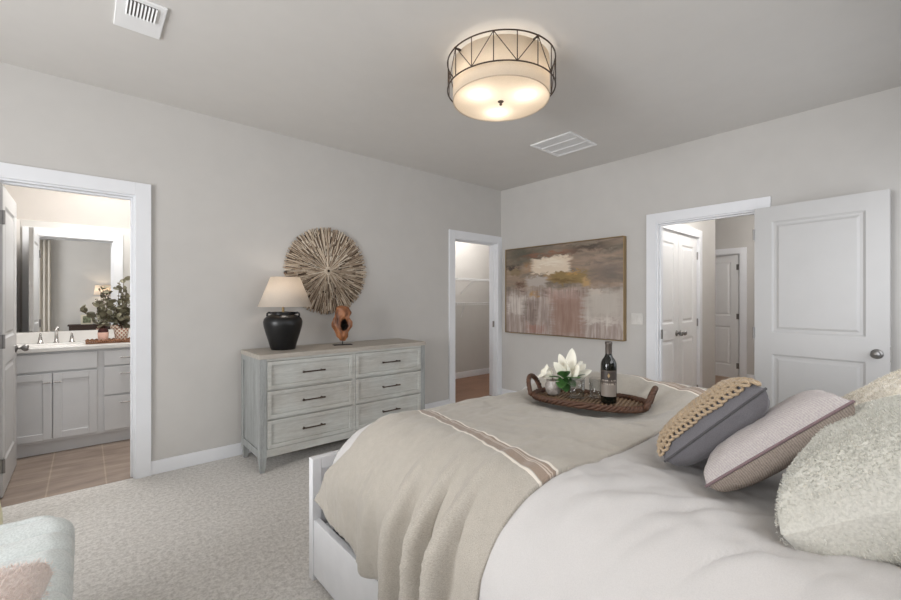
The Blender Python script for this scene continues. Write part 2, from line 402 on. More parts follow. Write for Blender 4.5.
def door(name, label, hinge, rz, w, h=2.012, side=1, hinges=(.2, 1.0, 1.8), hinge_side=1, knob=True, knob_x=None, only=0, hface=False):
    r = bpy.data.objects.new(name, None); COL.objects.link(r); r.location = (*hinge, .012); r.rotation_euler = (0, 0, rz)
    tag(r, label, 'door', kind='structure')
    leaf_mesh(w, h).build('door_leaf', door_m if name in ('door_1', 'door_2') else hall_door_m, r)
    if knob:
        for s in ((-1, 1) if not only else (only,)):
            mb = MB(); knob_mesh(mb, knob_x if knob_x is not None else w-.06, .90, only=s)
            mb.build('door_knob', steel_m, r, smooth=True)
        MB().box(w-.001, w+.003, -.012, .012, .85, .95).build('latch_plate', steel_m, r)
    for z in hinges:
        mb = MB(); mb.cyl((-.004, hinge_side*.022, z-.045), (-.004, hinge_side*.022, z+.045), .008, n=10)
        mb.box(.0, .034 if hface else .002, hinge_side*.0175, hinge_side*.0195, z-.045, z+.045)
        if hface: mb.box(-.003, 0, -.0175, .0175, z-.045, z+.045)
        mb.build('hinge', steel_m, r)
    return r
# bathroom leaf opened into the bathroom; hallway leaf opened back against the painting wall
# leaves
door('door_1', 'white two panel door opened into the bathroom', (-.4175, 3.905), math.radians(90), .715, hinge_side=-1, hface=True)
door('door_2', 'white two panel door swung wide open against the right wall', (4.125, .905), math.radians(-94.8), .765, hinge_side=-1)
door('door_3', 'left leaf of the white double doors in the hallway', (4.382, 1.815), 0, .575, knob_x=.53, only=-1, hinge_side=-1)
r = door('door_4', 'right leaf of the white double doors in the hallway', (5.538, 1.815), PI, .575, knob_x=.53, only=1, hinge_side=1)
door('door_5', 'distant white panelled door at the hallway end', (7.94, 1.957), math.radians(82), .71, hinge_side=1, hface=True)

# light switch, strike plate
t = thing('light_switch', 'white wall switch plate between painting and hallway doorway', 'light switch', (XW-.0001, 1.90, 1.09))
MB().box(-.006, 0, -.058, .058, -.058, .058).build('switch_plate', plain('switch_plate_white', (214, 211, 206), .4), t, bevel=.002)
for yy in (-.025, .025): MB().box(-.011, -.0055, yy-.016, yy+.016, -.032, .032).build('rocker', plain('switch_white', (216, 213, 208), .4), t, bevel=.002)
tag(MB().box(4.064, 4.0715, YW+.02, YW+.045, .92, 1.0).build('strike_plate', steel_m), 'small metal strike plate on the closet door jamb', 'latch')
tag(MB().box(XW+.03, XW+.06, 1.676, 1.6835, .9, .99).build('strike_plate', steel_m), 'small metal strike plate on the hallway door jamb', 'latch')

# ---------------------------------------------------------------- ceiling fixtures
def vent(name, label, loc, sx, sy, slats, dirx, divs=0):
    t = thing(name, label, 'vent', (loc[0], loc[1], CZ))
    fr = MB(); w = .028
    fr.box(-sx/2, sx/2, -sy/2, -sy/2+w, -.012, 0); fr.box(-sx/2, sx/2, sy/2-w, sy/2, -.012, 0)
    fr.box(-sx/2, -sx/2+w, -sy/2+w, sy/2-w, -.012, 0); fr.box(sx/2-w, sx/2, -sy/2+w, sy/2-w, -.012, 0)
    for k in range(divs):
        x = -sx/2+(k+1)*sx/(divs+1); fr.box(x-.008, x+.008, -sy/2+w, sy/2-w, -.012, 0)
    fr.build('vent_frame', vent_m, t, bevel=.003)
    return t
t = vent('ceiling_vent', 'square white return air grille on ceiling beyond the drum light', (3.37, 2.225), .45, .43, 20, 1, 2)
mb = MB(); n = 26
for k in range(n):
    y = -.185+.37*k/(n-1)
    mb.box(-.195, .195, -.0065, .0065, -.0006, .0006, Matrix.Translation((0, y, -.007)) @ Matrix.Rotation(math.radians(5), 4, 'X'))
mb.build('louvre', vent_m, t)
MB().box(-.197, .197, -.187, .187, -.003, -.0003).build('vent_backing', plain('vent_grey', (232, 232, 232), .8), t)
t = thing('air_register', 'white rectangular ceiling register near the top left corner', 'vent', (.21, 2.655, CZ))
fr = MB(); sx, sy, w = .205, .32, .028
# flat plate with a raised damper field on the near half and louvres on the far half
fr.box(-.1, .1, -.165, .155, -.010, 0)
fr.frus(0, 0, 0, 0, 0, 0, 0)
fr.build('register_plate', vent_m, t, bevel=.003)
gr = MB().box(-.062, .062, -.135, .0, -.0112, -.0102)  # grey sheet on the solid plate, painted as shade inside the opening
gr.build('register_shade', plain('vent_shade_grey', (120, 118, 116), .8), t)
mb = MB()
for k in range(9):
    x = -.058+.116*k/8
    mb.box(-.004, .004, -.135, .0, -.001, .001, Matrix.Translation((x, 0, -.015)) @ Matrix.Rotation(math.radians(35), 4, 'Y'))
mb.build('louvre', vent_m, t)

# drum ceiling light
L = thing('ceiling_light', 'round drum ceiling light with bronze truss cage and glowing diffuser', 'ceiling light', (1.87, 1.67, CZ))
RC = .319; RS = .285; zt = -.045; zm = -.205; zb = -.268
mb = MB(); mb.lathe([(.001, 0), (.085, 0), (.085, -.018), (.001, -.02)], n=32, capb=False, capt=False)
mb.cyl((0, 0, -.02), (0, 0, -.08), .012); mb.build('canopy', bronze_m, L, smooth=False)
cg = MB()
def ring(r, z, rad): return cg.tube([(r*math.cos(2*PI*k/72), r*math.sin(2*PI*k/72), z) for k in range(72)], rad, 6, closed=True)
ring(RC, zt, .0042); ring(RC, zm, .0042)
NN = 16; ph0 = math.radians(-122.5)
def cp(k, z): a = ph0+2*PI*k/NN; return (RC*math.cos(a), RC*math.sin(a), z)
for k in range(NN):
    cg.cyl(cp(k, zt), cp(k, zm), .0028, n=6)
    if k % 2 == 0: cg.cyl(cp(k, zm), cp(k+1, zt), .0026, n=6)
    else: cg.cyl(cp(k, zt), cp(k+1, zm), .0026, n=6)
for k in range(4):
    a = ph0+PI/8+k*PI/2
    cg.cyl(((RC+.008)*math.cos(a), (RC+.008)*math.sin(a), zt-.006), ((RS-.01)*math.cos(a), (RS-.01)*math.sin(a), zt-.006), .006, n=8)
    cg.cyl((RS*math.cos(a), RS*math.sin(a), zt-.006), (.05*math.cos(a), .05*math.sin(a), -.012), .003, n=6)
cg.build('cage', bronze_m, L)
MB().lathe([(RS, zt-.002), (RS, zb)], n=72, capb=False, capt=False).build('drum_shade', drum_m, L, smooth=True, solid=.002)
MB().lathe([(RS+.0015, zb), (RS+.0015, zb+.005)], n=72, capb=False, capt=False).build('shade_trim', plain('shade_trim', (196, 178, 156), .7), L, solid=.002)
MB().lathe([(.001, zb-.001), (.1, zb-.001), (.2, zb+.001), (RS-.004, zb+.004)], n=64, capb=False, capt=False).build('diffuser', diff_m, L, smooth=True)
MB().lathe([(.001, zb-.026), (.006, zb-.025), (.009, zb-.019), (.006, zb-.013), (.012, zb-.008), (.018, zb-.004), (.018, zb-.0015), (.001, zb-.0015)], n=20, capb=False, capt=False).build('finial', bronze_m, L, smooth=True)
for k in range(3):
    a = math.radians(50+120*k)
    point('bulb_light', (1.87+.155*math.cos(a), 1.67+.155*math.sin(a), CZ-.20), .85, (1, .91, .79), .035)

# ---------------------------------------------------------------- dresser
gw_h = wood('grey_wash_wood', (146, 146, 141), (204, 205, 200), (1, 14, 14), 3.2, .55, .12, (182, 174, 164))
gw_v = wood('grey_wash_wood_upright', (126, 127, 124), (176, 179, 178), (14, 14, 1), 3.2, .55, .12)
gw_t = wood('grey_wash_top', (150, 142, 132), (194, 187, 177), (1, 14, 14), 3.0, .5, .1)
D = thing('dresser', 'grey washed wooden dresser with six drawers against the wall', 'dresser', (.957, 3.205, 0))
W, DP, HH, FB = 1.531, .475, .875, .111
MB().box(-.006, W+.006, -.008, DP, HH-.034, HH).build('tabletop', gw_t, D, bevel=.003)
ps = .052
for x in (0, W-ps):
    b = MB()
    for y in (0, DP-ps): b.box(x, x+ps, y, y+ps, FB, HH-.034)
    b.box(x+.009, x+ps-.009, ps, DP-ps, FB+.055, HH-.075)
    b.box(x, x+ps, ps, DP-ps, FB, FB+.055); b.box(x, x+ps, ps, DP-ps, HH-.075, HH-.034)
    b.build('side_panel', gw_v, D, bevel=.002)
b = MB(); b.box(ps, W-ps, .0, .03, FB, FB+.058); b.box(ps, W-ps, .0, .03, HH-.052, HH-.034); b.box(W/2-.012, W/2+.012, .0, .03, FB+.058, HH-.052)
b.box(ps, W-ps, DP-.012, DP-.004, FB, HH-.034); b.box(ps, W-ps, .03, DP-.012, FB+.02, FB+.04)
zr = [FB+.058+k*(HH-.052-FB-.058)/3 for k in range(4)]
for z in zr[1:3]: b.box(ps, W/2-.012, .006, .03, z-.004, z+.004); b.box(W/2+.012, W-ps, .006, .03, z-.004, z+.004)
b.build('carcass', gw_h, D, bevel=.0015)
for k in range(3):
    for (xa, xb) in ((ps, W/2-.012), (W/2+.012, W-ps)):
        xa2, xb2, za, zb2 = xa+.003, xb-.003, zr[k]+(.007 if k else .003), zr[k+1]-(.007 if k < 2 else .003)
        d = MB(); f = .03
        d.box(xa2, xa2+f, -.004, .02, za, zb2); d.box(xb2-f, xb2, -.004, .02, za, zb2)
        d.box(xa2+f, xb2-f, -.004, .02, za, za+f); d.box(xa2+f, xb2-f, -.004, .02, zb2-f, zb2)
        d.box(xa2+f, xb2-f, .008, .02, za+f, zb2-f)
        dr = d.build('drawer', gw_h, D, bevel=.0018)
        h = MB(); xc = (xa+xb)/2; zc = (za+zb2)/2+.004
        h.cyl((xc-.078, -.028, zc), (xc+.078, -.028, zc), .0055, n=10)
        for s in (-1, 1): h.cyl((xc+s*.072, .009, zc), (xc+s*.072, -.028, zc), .006, n=8); h.cyl((xc+s*.078, -.028, zc), (xc+s*.092, -.028, zc), .0068, n=10)
        h.build('handle', bronze_m, dr, smooth=False)
for x in (0, W-ps):
    for y in (0, DP-ps):
        m = MB(); sx = 1 if x == 0 else -1; a = .012
        top = [(x, y, FB), (x+ps, y, FB), (x+ps, y+ps, FB), (x, y+ps, FB)]
        bot = [(x+a*.7, y+a*.7, 0), (x+ps-a, y+a*.7, 0), (x+ps-a, y+ps-a, 0), (x+a*.7, y+ps-a, 0)]
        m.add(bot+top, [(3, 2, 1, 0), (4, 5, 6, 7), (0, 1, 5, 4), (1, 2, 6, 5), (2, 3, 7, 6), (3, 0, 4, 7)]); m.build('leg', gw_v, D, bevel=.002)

# table lamp on dresser
TL = thing('table_lamp', 'black urn table lamp with white tapered shade on the dresser', 'lamp', (1.225, 3.485, .875))
MB().lathe([(.001, 0), (.092, 0), (.096, .006), (.110, .06), (.132, .13), (.148, .19), (.152, .225), (.145, .252), (.125, .272), (.095, .283), (.090, .288), (.095, .300), (.097, .306), (.088, .308), (.080, .295), (.001, .29)], n=40, capb=False, capt=False).build('lamp_base', black_m, TL, smooth=True)
for s in (-1, 1):
    dx, dy = .751*s, -.66*s
    MB().tube([(dx*q, dy*q, z) for q, z in ((.090, .298), (.118, .301), (.130, .294), (.132, .280), (.127, .258))], .009, 8).build('handle', black_m, TL, smooth=True)
MB().cyl((0, 0, .28), (0, 0, .40), .010).build('stem', brass_m, TL)
SO = (.014, -.012)
MB().lathe([(.208, .350), (.113, .592)], c=(*SO, 0), n=64, capb=False, capt=False).build('lamp_shade', shade_m, TL, smooth=True, solid=.002)
m = MB()
for k in range(3):
    a = 2*PI*k/3; m.cyl((*SO, .587), (SO[0]+.111*math.cos(a), SO[1]+.111*math.sin(a), .587), .0018, n=6)
m.cyl((0, 0, .40), (*SO, .615), .003, n=6); m.build('harp', brass_m, TL)
MB().lathe([(.001, .612), (.006, .614), (.013, .624), (.014, .632), (.009, .641), (.001, .644)], c=(*SO, 0), n=16, capb=False, capt=False).build('finial', bronze_m, TL, smooth=True)
point('table_lamp_bulb', (1.240, 3.470, .875+.53), 1.0, (1, .92, .83), .03)

# wooden burl sculpture
SC = thing('wood_sculpture', 'brown carved root wood sculpture on black stand on the dresser', 'sculpture', (1.742, 3.455, .875))
bm = bmesh.new(); bmesh.ops.create_icosphere(bm, subdivisions=5, radius=1)
tone = []
vd = Vector((-.42, -.9, 0)).normalized(); rd = Vector((.9, -.42, 0))
vs = []
for v in bm.verts:
    p = v.co.copy(); u = p.dot(rd); q = p.z
    hgt = .160; TB = ((-1, .0), (-.96, .028), (-.8, .043), (-.45, .058), (-.15, .090), (.05, .088), (.35, .070), (.7, .068), (.9, .056), (.97, .034), (1, 0))
    for (q0, w0), (q1, w1) in zip(TB, TB[1:]):
        if q0 <= q <= q1: wt = w0+(w1-w0)*(q-q0)/(q1-q0)
    w = min(wt/max(.12, math.sqrt(max(0, 1-q*q))), .14)
    off = .012*N3(p.x*1.7, p.y*1.7, p.z*2.2)+.007*N3(p.x*4, p.y*4, p.z*5+3)+.003*abs(N3(p.x*12, p.y*12, p.z*4))
    P = rd*(u*(w+off*1.6)) + vd*(p.dot(vd)*(.052+off)*(1 if q < .6 else 1.1)) + Vector((0, 0, 1))*(q*hgt+.006*N3(p.x*3, p.y*3, 7))
    if False: P += rd*math.copysign(.016, u)*(1-abs(q+.12)/.25 if abs(q+.12) < .25 else 0)
    dn = ((u-.18)/.36)**2+((q+.08)/.34)**2; tt = .5+.4*N3(p.x*2.5, p.y*2.5, p.z*1.2)
    if p.dot(vd) > 0:
        k = math.exp(-dn*1.5); P -= vd*(.085*k)
        if dn < 1.1: tt = min(tt, -.2+.6*max(0, dn-.5))
        d2 = ((u+.4)/.16)**2+((q-.25)/.4)**2; P -= vd*(.018*math.exp(-d2*1.6))
    P.z += .195
    vs.append(P); tone.append(tt)
m = MB(); m.v = [tuple(p) for p in vs]; m.f = [tuple(x.index for x in f.verts) for f in bm.faces]; m.at = tone; bm.free()
def mk_burl():
    t = NT('burl_wood'); a = t.node('ShaderNodeAttribute', attribute_name='tone'); n = t.noise(t.coord(scale=(3, 3, 1)), 16, 4, .6, 1)
    c = t.ramp(a.outputs['Fac'], [(0, s2l((22, 16, 13))), (.28, s2l((96, 58, 38))), (.6, s2l((160, 104, 66))), (.95, s2l((196, 140, 96)))])
    t.base(t.mix(.45, c, t.ramp(n, [(.35, s2l((92, 54, 34))), (.65, s2l((205, 150, 106)))]), 'MULTIPLY') if False else t.mix(.3, c, t.mix(1, c, t.ramp(n, [(.35, (.35, .3, .28)), (.65, (1, 1, 1))]), 'MULTIPLY')))
    t.set(Roughness=.4); t.l.new(t.bump(n, .3, .004), t.b.inputs['Normal']); return t.m
m.build('carved_wood', mk_burl(), SC, smooth=True)
mb = MB().box(-.082, .082, -.03, .03, 0, .006, Matrix.Rotation(math.radians(-10), 4, 'Z')); mb.cyl((0, 0, .004), (0, 0, .06), .004, n=8)
mb.build('stand', plain('stand_black', (30, 28, 28), .5, .5), SC)

# round driftwood wall art
WA = thing('driftwood_wall_art', 'round sunburst wall art of radiating driftwood sticks above dresser', 'wall decor', (1.716, YW, 1.553))
def mk_drift():
    t = NT('driftwood'); a = t.node('ShaderNodeAttribute', attribute_name='tone'); n = t.noise(t.coord(), 70, 3)
    c = t.ramp(a.outputs['Fac'], [(0, s2l((96, 80, 66))), (.3, s2l((160, 140, 120))), (.65, s2l((200, 182, 160))), (1, s2l((232, 220, 202)))])
    t.base(t.mix(.3, c, t.mix(1, c, t.ramp(n, [(.3, (.45, .42, .4)), (.7, (1, 1, 1))]), 'MULTIPLY')))
    t.set(Roughness=.85); t.l.new(t.bump(n, .4, .002), t.b.inputs['Normal']); return t.m
drift_m = mk_drift()
MB().lathe([(.001, 0), (.385, 0), (.385, .012), (.001, .012)], n=64, capb=False, capt=False)
bk = MB(); n = 64
bk.add([(.385*math.cos(2*PI*j/n), y, .385*math.sin(2*PI*j/n)) for y in (-.001, -.012) for j in range(n)], [tuple(reversed(range(n))), tuple(range(n, 2*n))]+[(j, n+j, n+(j+1) % n, (j+1) % n) for j in range(n)])
bk.build('backing', plain('art_backing', (84, 68, 56), .9), WA, weld=.0001)
st = MB()
def stick(a, r0, r1, wd, dep, y, tone, da=0):
    c, s = math.cos(a), math.sin(a); m_ = 3; pts = []
    for k in range(m_+1):
        q = r0+(r1-r0)*k/m_; jit = R_.uniform(-.002, .002)
        pts.append(Vector((c*q-s*(jit+da*(q-r0)), y, s*q+c*(jit+da*(q-r0)))))
    st.tube(pts, [wd*R_.uniform(.7, 1.1) for _ in pts], 5, tone=tone)
for k in range(250):
    a = 2*PI*(k+R_.uniform(-.4, .4))/250
    r1 = .408*R_.uniform(.965, 1.015)
    stick(a, R_.uniform(.05, .3), r1, R_.uniform(.0035, .0062), 0, -.018-R_.uniform(0, .006), R_.choice((R_.uniform(.1, .4), R_.uniform(.4, .9))), R_.uniform(-.05, .05))
for k in range(420):
    a = R_.uniform(0, 2*PI); r0 = .39*R_.uniform(.1, .97)**.6-.02; r1 = min(.412, r0+R_.uniform(.02, .12))
    stick(a, r0, r1, R_.uniform(.003, .0065), 0, -.026-R_.uniform(0, .01), R_.uniform(.25, 1.0), R_.uniform(-.1, .1))
for k in range(64):
    a = 2*PI*(k+R_.uniform(-.3, .3))/64
    stick(a, .03, R_.uniform(.1, .3), R_.uniform(.003, .006), 0, -.030-R_.uniform(0, .008), R_.uniform(.35, .95))
st.build('driftwood_sticks', drift_m, WA)
hb = MB()
for k in range(3):
    rr = .034-.008*k
    hb.tube([(rr*math.cos(2*PI*j/20), -.036-.005*k, rr*math.sin(2*PI*j/20)) for j in range(20)], .006, 6, closed=True, tone=.9-.1*k)
hb.build('centre_knot', drift_m, WA, smooth=True)

# ---------------------------------------------------------------- painting
PW, PH = 1.59, 1.075
PT = thing('abstract_painting', 'wide brown and cream abstract painting in thin bronze frame', 'painting', (XW-.003, 2.805, .86))
def mk_paint():
    t = NT('abstract_canvas')
    tc = t.node('ShaderNodeTexCoord'); sp = t.node('ShaderNodeSeparateXYZ'); t.l.new(tc.outputs['Object'], sp.inputs[0])
    # u: 0 left .. 1 right as seen from the room, v: 0 bottom .. 1 top
    u = t.math('ADD', t.math('MULTIPLY', sp.outputs[1], -1/PW), .5); v = t.math('MULTIPLY', sp.outputs[2], 1/PH)
    cb = t.node('ShaderNodeCombineXYZ'); t.l.new(u, cb.inputs[0]); t.l.new(v, cb.inputs[1]); uv = cb.outputs[0]
    def mp(sc, loc=(0, 0, 0)):
        m = t.node('ShaderNodeMapping'); t.l.new(uv, m.inputs[0]); m.inputs['Scale'].default_value = sc; m.inputs['Location'].default_value = loc; return m.outputs[0]
    n1 = t.noise(mp((1.5, 5, 1)), 2.2, 5, .6, .8); n2 = t.noise(mp((18, 1.4, 1)), 2.0, 4, .6, .3); n3 = t.noise(mp((4, 5, 1), (3, 1, 0)), 4, 4, .65, .5)
    n4 = t.noise(mp((50, 2.5, 1), (5, 0, 0)), 2, 2, .5); n5 = t.noise(mp((3, 16, 1), (7, 3, 0)), 3, 4, .6, .6)
    top = t.ramp(n1, [(.25, s2l((92, 84, 74))), (.42, s2l((132, 120, 106))), (.58, s2l((158, 136, 118))), (.75, s2l((184, 170, 152)))])
    bot = t.ramp(n2, [(.3, s2l((140, 126, 118))), (.5, s2l((170, 154, 146))), (.72, s2l((206, 198, 190)))])
    vw = t.math('ADD', v, t.math('MULTIPLY', t.math('SUBTRACT', n3, .5), .16))
    uw = t.math('ADD', u, t.math('MULTIPLY', t.math('SUBTRACT', n5, .5), .12))
    f = t.math('MULTIPLY', t.math('SUBTRACT', .5, vw), 9, True) if False else t.math('MULTIPLY', t.math('SUBTRACT', .56, vw), 8, True)
    col = t.mix(f, top, bot)
    def blob(col, cx, cy, hx, hy, soft, rgb, op=1.0, tex=None, uu=None, vv=None):
        du = t.math('SUBTRACT', 1, t.math('DIVIDE', t.math('ABSOLUTE', t.math('SUBTRACT', uu or uw, cx)), hx))
        dv = t.math('SUBTRACT', 1, t.math('DIVIDE', t.math('ABSOLUTE', t.math('SUBTRACT', vv or vw, cy)), hy))
        mn = t.math('MINIMUM', du, dv); fac = t.math('DIVIDE', mn, soft, True); fac = t.math('MULTIPLY', fac, op)
        if tex is not None: fac = t.math('MULTIPLY', fac, t.math('MULTIPLY', t.math('SUBTRACT', tex, .32), 4, True))
        return t.mix(fac, col, s2l(rgb))
    col = blob(col, .18, .92, .3, .14, .8, (86, 84, 72), .9)
    col = blob(col, .06, .78, .12, .05, .6, (52, 42, 34), .9, n3)
    col = blob(col, .1, .72, .1, .05, .6, (120, 104, 70), .7)
    col = blob(col, .74, .93, .26, .05, .8, (70, 58, 50), .8)
    col = blob(col, .4, .9, .3, .03, .8, (150, 92, 64), .7, n5)
    col = blob(col, .78, .80, .14, .09, .7, (164, 142, 126), .85, n3)
    col = blob(col, .90, .68, .16, .14, .9, (112, 102, 96), .8)
    col = blob(col, .24, .77, .06, .08, .7, (160, 122, 82), .9, n3)
    col = blob(col, .58, .81, .05, .1, .5, (116, 60, 40), .9, n5)
    col = blob(col, .435, .775, .19, .10, .22, (224, 206, 184), .97)
    col = blob(col, .435, .80, .16, .045, .5, (238, 226, 208), .8, n5)
    col = blob(col, .45, .655, .08, .04, .5, (190, 152, 104), .7, n5)
    col = blob(col, .58, .63, .17, .07, .3, (146, 122, 76), .9)
    col = blob(col, .56, .605, .12, .03, .5, (104, 78, 46), .7, n5)
    col = blob(col, .62, .675, .06, .02, .5, (190, 148, 92), .7)
    col = blob(col, .31, .595, .11, .07, .35, (186, 176, 168), .9)
    col = blob(col, .15, .56, .05, .06, .5, (78, 40, 28), .9, n3)
    col = blob(col, .29, .46, .05, .04, .5, (188, 142, 72), .85, n3)
    col = blob(col, .73, .57, .04, .05, .5, (190, 156, 108), .8)
    col = blob(col, .55, .47, .32, .045, .6, (112, 84, 74), .7, n4)
    col = blob(col, .53, .44, .15, .09, .4, (204, 180, 170), .8, n4)
    col = blob(col, .80, .46, .05, .05, .4, (206, 192, 178), .85)
    col = blob(col, .12, .33, .11, .13, .35, (216, 208, 200), .9, n4)
    col = blob(col, .24, .26, .08, .16, .4, (104, 86, 76), .6, n4)
    col = blob(col, .58, .22, .16, .28, .4, (150, 116, 100), .7)
    col = blob(col, .86, .35, .17, .17, .5, (192, 184, 174), .85)
    col = blob(col, .84, .19, .18, .05, .6, (214, 206, 196), .7, n3)
    col = blob(col, .3, .07, .12, .07, .6, (160, 112, 98), .7, n4)
    t.base(col); t.set(Roughness=.45); t.l.new(t.bump(t.math('ADD', n5, n3), .35, .003), t.b.inputs['Normal']); return t.m
o = MB().box(-.048, -.004, -PW/2+.008, PW/2-.008, .008, PH-.008).build('canvas', mk_paint(), PT)
MB().box(-.030, -.002, -PW/2, PW/2, .002, PH-.002).build('liner', plain('liner_brown', (58, 42, 32), .6), PT)
fr = MB(); w = .010; d = .058
fr.box(-d, 0, -PW/2-.002, -PW/2+w-.004, 0, PH); fr.box(-d, 0, PW/2-w+.004, PW/2+.002, 0, PH)
fr.box(-d, 0, -PW/2+w-.004, PW/2-w+.004, -.002, w-.004); fr.box(-d, 0, -PW/2+w-.004, PW/2-w+.004, PH-w+.004, PH+.002)
fr.build('frame', brass_m, PT, bevel=.001)

# ---------------------------------------------------------------- bed
BXC = 1.64; BA = .84; BR = .25; FY = 1.80; ZT = .708; FR = .34
B = thing('bed', 'white panelled wooden bed frame standing on the carpet', 'bed', (BXC, .76, 0))
def loc(x0, x1, y0, y1, z0, z1): return (x0-BXC, x1-BXC, y0-.76, y1-.76, z0, z1)
x0, x1 = .775, 2.495
fb = MB(); fb.box(*loc(x0, x0+.045, 1.832, 1.872, 0, .554)); fb.box(*loc(x1-.045, x1, 1.832, 1.872, 0, .554))
fb.box(*loc(x0+.045, x1-.045, 1.832, 1.872, .5, .554)); fb.box(*loc(x0+.045, x1-.045, 1.832, 1.872, .06, .13)); fb.box(*loc(x0+.045, x1-.045, 1.842, 1.864, .13, .5))
fb.build('footboard', bedw_m, B, bevel=.003)
for xa in (x0+.006, x1-.036):
    MB().box(*loc(xa, xa+.03, -.27, 1.832, .025, .277)).build('side_rail', bedw_m, B, bevel=.003)
hd = MB(); hd.box(*loc(x0, x0+.07, -.34, -.27, 0, 1.25)); hd.box(*loc(x1-.07, x1, -.34, -.27, 0, 1.25)); hd.box(*loc(x0+.07, x1-.07, -.335, -.28, .3, 1.22)); hd.box(*loc(x0-.01, x1+.01, -.345, -.265, 1.22, 1.27))
hd.build('headboard', bedw_m, B, bevel=.004)
sl = MB()
for k in range(12): y = -.2+k*.178; sl.box(*loc(x0+.036, x1-.036, y, y+.07, .23, .245))
sl.build('slat', bedw_m, B)
sheet_m = fabric('white_cotton', (204, 201, 199), (198, 195, 193), 420, .12, .8, .1, .02)
tag(MB().box(.85, 2.43, -.25, 1.79, .246, .55).build('mattress', sheet_m, bevel=.05, seg=4, smooth=True), 'white mattress lying inside the bed frame under the duvet', 'mattress')

def drop1(s, a, r):
    s0 = a-r
    if s <= s0: return s, 0.0
    th = (s-s0)/r
    if th < PI/2: return s0+r*math.sin(th), r*(1-math.cos(th))
    return a, r+(s-s0-r*PI/2)
def topz(x, y):
    flat = math.exp(-(((x-1.9)/.24)**2+((y-1.12)/.36)**2)**2)
    z = ZT + .03 - .043*flat + .012*N3(x*1.7, y*1.7, 1)*(1-flat) + .125*math.exp(-((x-2.30)/.17)**2)*(.75+.3*N3(y*2, 3))*max(0, min(1, (y-.38)/.3))
    z -= .026*max(0, min(1, (.55-y)/.35))*(1-math.exp(-((x-BXC)/.9)**8) if False else 1)
    z += .022*math.exp(-((x-1.02)/.22)**2)
    return z
def bedpt(S, T, off=0, zmin=.29, wr=1.0, foot=FY, fr=.32):
    """S across from the bed centre, T along y; off pushes the cloth outwards"""
    sg = -1 if S < 0 else 1
    a = BA+off
    xr, dx = drop1(abs(S), a, BR+off)
    if T > 0:
        yr, dy = drop1(T, foot+off, fr+off)
    else: yr, dy = T, 0
    k = min(1, dx/BR); k2 = min(1, dy/fr)
    # round the corner in plan
    cx = BXC+sg*xr
    z = topz(cx, yr)+off-math.hypot(dx, dy)
    cut = .05*k*k2; cx -= sg*cut*.8; yr -= cut*.8
    return Vector((cx, yr, max(zmin, z))), k, k2, dx, sg
def wrinkle(x, y, s=1):
    return (.0055*N3(x*5, y*11, 2)+.009*(.4-abs(N3(x*5+N3(y*3, x*3), y*8, 5)))+.005*(.4-abs(N3(x*13+2, y*17, 9)))+.002*N3(x*18, y*25, 8))*s
Smax = BA-BR+BR*PI/2+.28
def duv(u, v):
    S = -Smax+2*Smax*u; T = -.24+(FY-FR+FR*PI/2+.06+.24)*v
    p, k, k2, dx, sg = bedpt(S, T, 0, .30)
    w = wrinkle(p.x, p.y)
    # diagonal soft creases fanning from the cushions over the near shoulder
    e = math.exp(-((p.x-1.0)/.28)**2)*max(0, min(1, (.75-p.y)/.3))
    ph = p.y*1.0+.55*(p.x-.8)
    cr = .022*e*abs(N3(ph*8, p.x*2.2, 4))*1.6 + .010*e*abs(N3(ph*19, p.x*3, 9))
    for (py_, am, wd) in ((.62, .010, .030), (.47, .012, .04), (.33, .010, .03), (.20, .011, .035), (.05, .010, .03)):
        cr += 1.6*e*am*math.exp(-((ph-py_-.03*math.sin(p.x*9+py_*20))/wd)**2)*.8
    p.z += (w*1.25+cr)*(1-k*.4)
    cov = max(0, min(1, (.98-p.y)/.2))
    p.x += sg*(k*cov*(.022*N3(p.y*5+2, dx*3)+.022*N3(p.y*13, dx*3, 3)+.012*(.3-abs(N3(p.y*24, dx*5, 7))))+cr*.5*k)-sg*.012*k*(1-cov)
    return p
dv = MB().grid(duv, 220, 200).build('duvet', sheet_m, smooth=True, solid=.012, off=1)
tag(dv, 'smooth white duvet covering the bed under the beige throw', 'duvet')

def mk_throw():
    t = NT('linen_throw'); tc = t.node('ShaderNodeTexCoord'); sp = t.node('ShaderNodeSeparateXYZ'); t.l.new(tc.outputs['UV'], sp.inputs[0])
    sx = sp.outputs[0]; co = t.coord()
    n = t.noise(t.coord('UV', (90, 340, 1)), 3, 3, .7); n2 = t.noise(t.coord('UV', (340, 90, 1)), 3, 3, .7); nb = t.noise(co, 45, 3)
    w = t.math('MULTIPLY', t.math('ADD', n, n2), .5)
    col = t.ramp(w, [(.4, s2l((156, 149, 139))), (.6, s2l((194, 188, 178)))])
    col = t.mix(.06, col, t.ramp(nb, [(.4, s2l((150, 138, 122))), (.6, s2l((206, 196, 182)))]))
    a = t.math('ABSOLUTE', sx)
    def band(c, h): return t.math('LESS_THAN', t.math('ABSOLUTE', t.math('SUBTRACT', a, c)), h)
    col = t.mix(t.math('MULTIPLY', band(.615, .024), .9), col, t.ramp(w, [(.4, s2l((130, 112, 98))), (.6, s2l((164, 144, 128)))]))
    for c in (.586, .646): col = t.mix(band(c, .0042), col, s2l((228, 220, 208)))
    for c in (.602, .609): col = t.mix(t.math('MULTIPLY', band(c, .002), .8), col, s2l((206, 192, 178)))
    t.base(col); t.set(Roughness=.92); t.b.inputs['Sheen Weight'].default_value = .25; t.b.inputs['Specular IOR Level'].default_value = .1
    t.l.new(t.bump(w, .5, .002), t.b.inputs['Normal']); return t.m
TH = MB(); uvs = []
YA, YB = .685, 1.57
def hemlen(y):      # how far the near side hangs, as drop below the top
    return .32+.17*max(0, min(1, (1.75-y)/.85))+.012*math.sin(y*23)+.01*N3(y*9, 2)
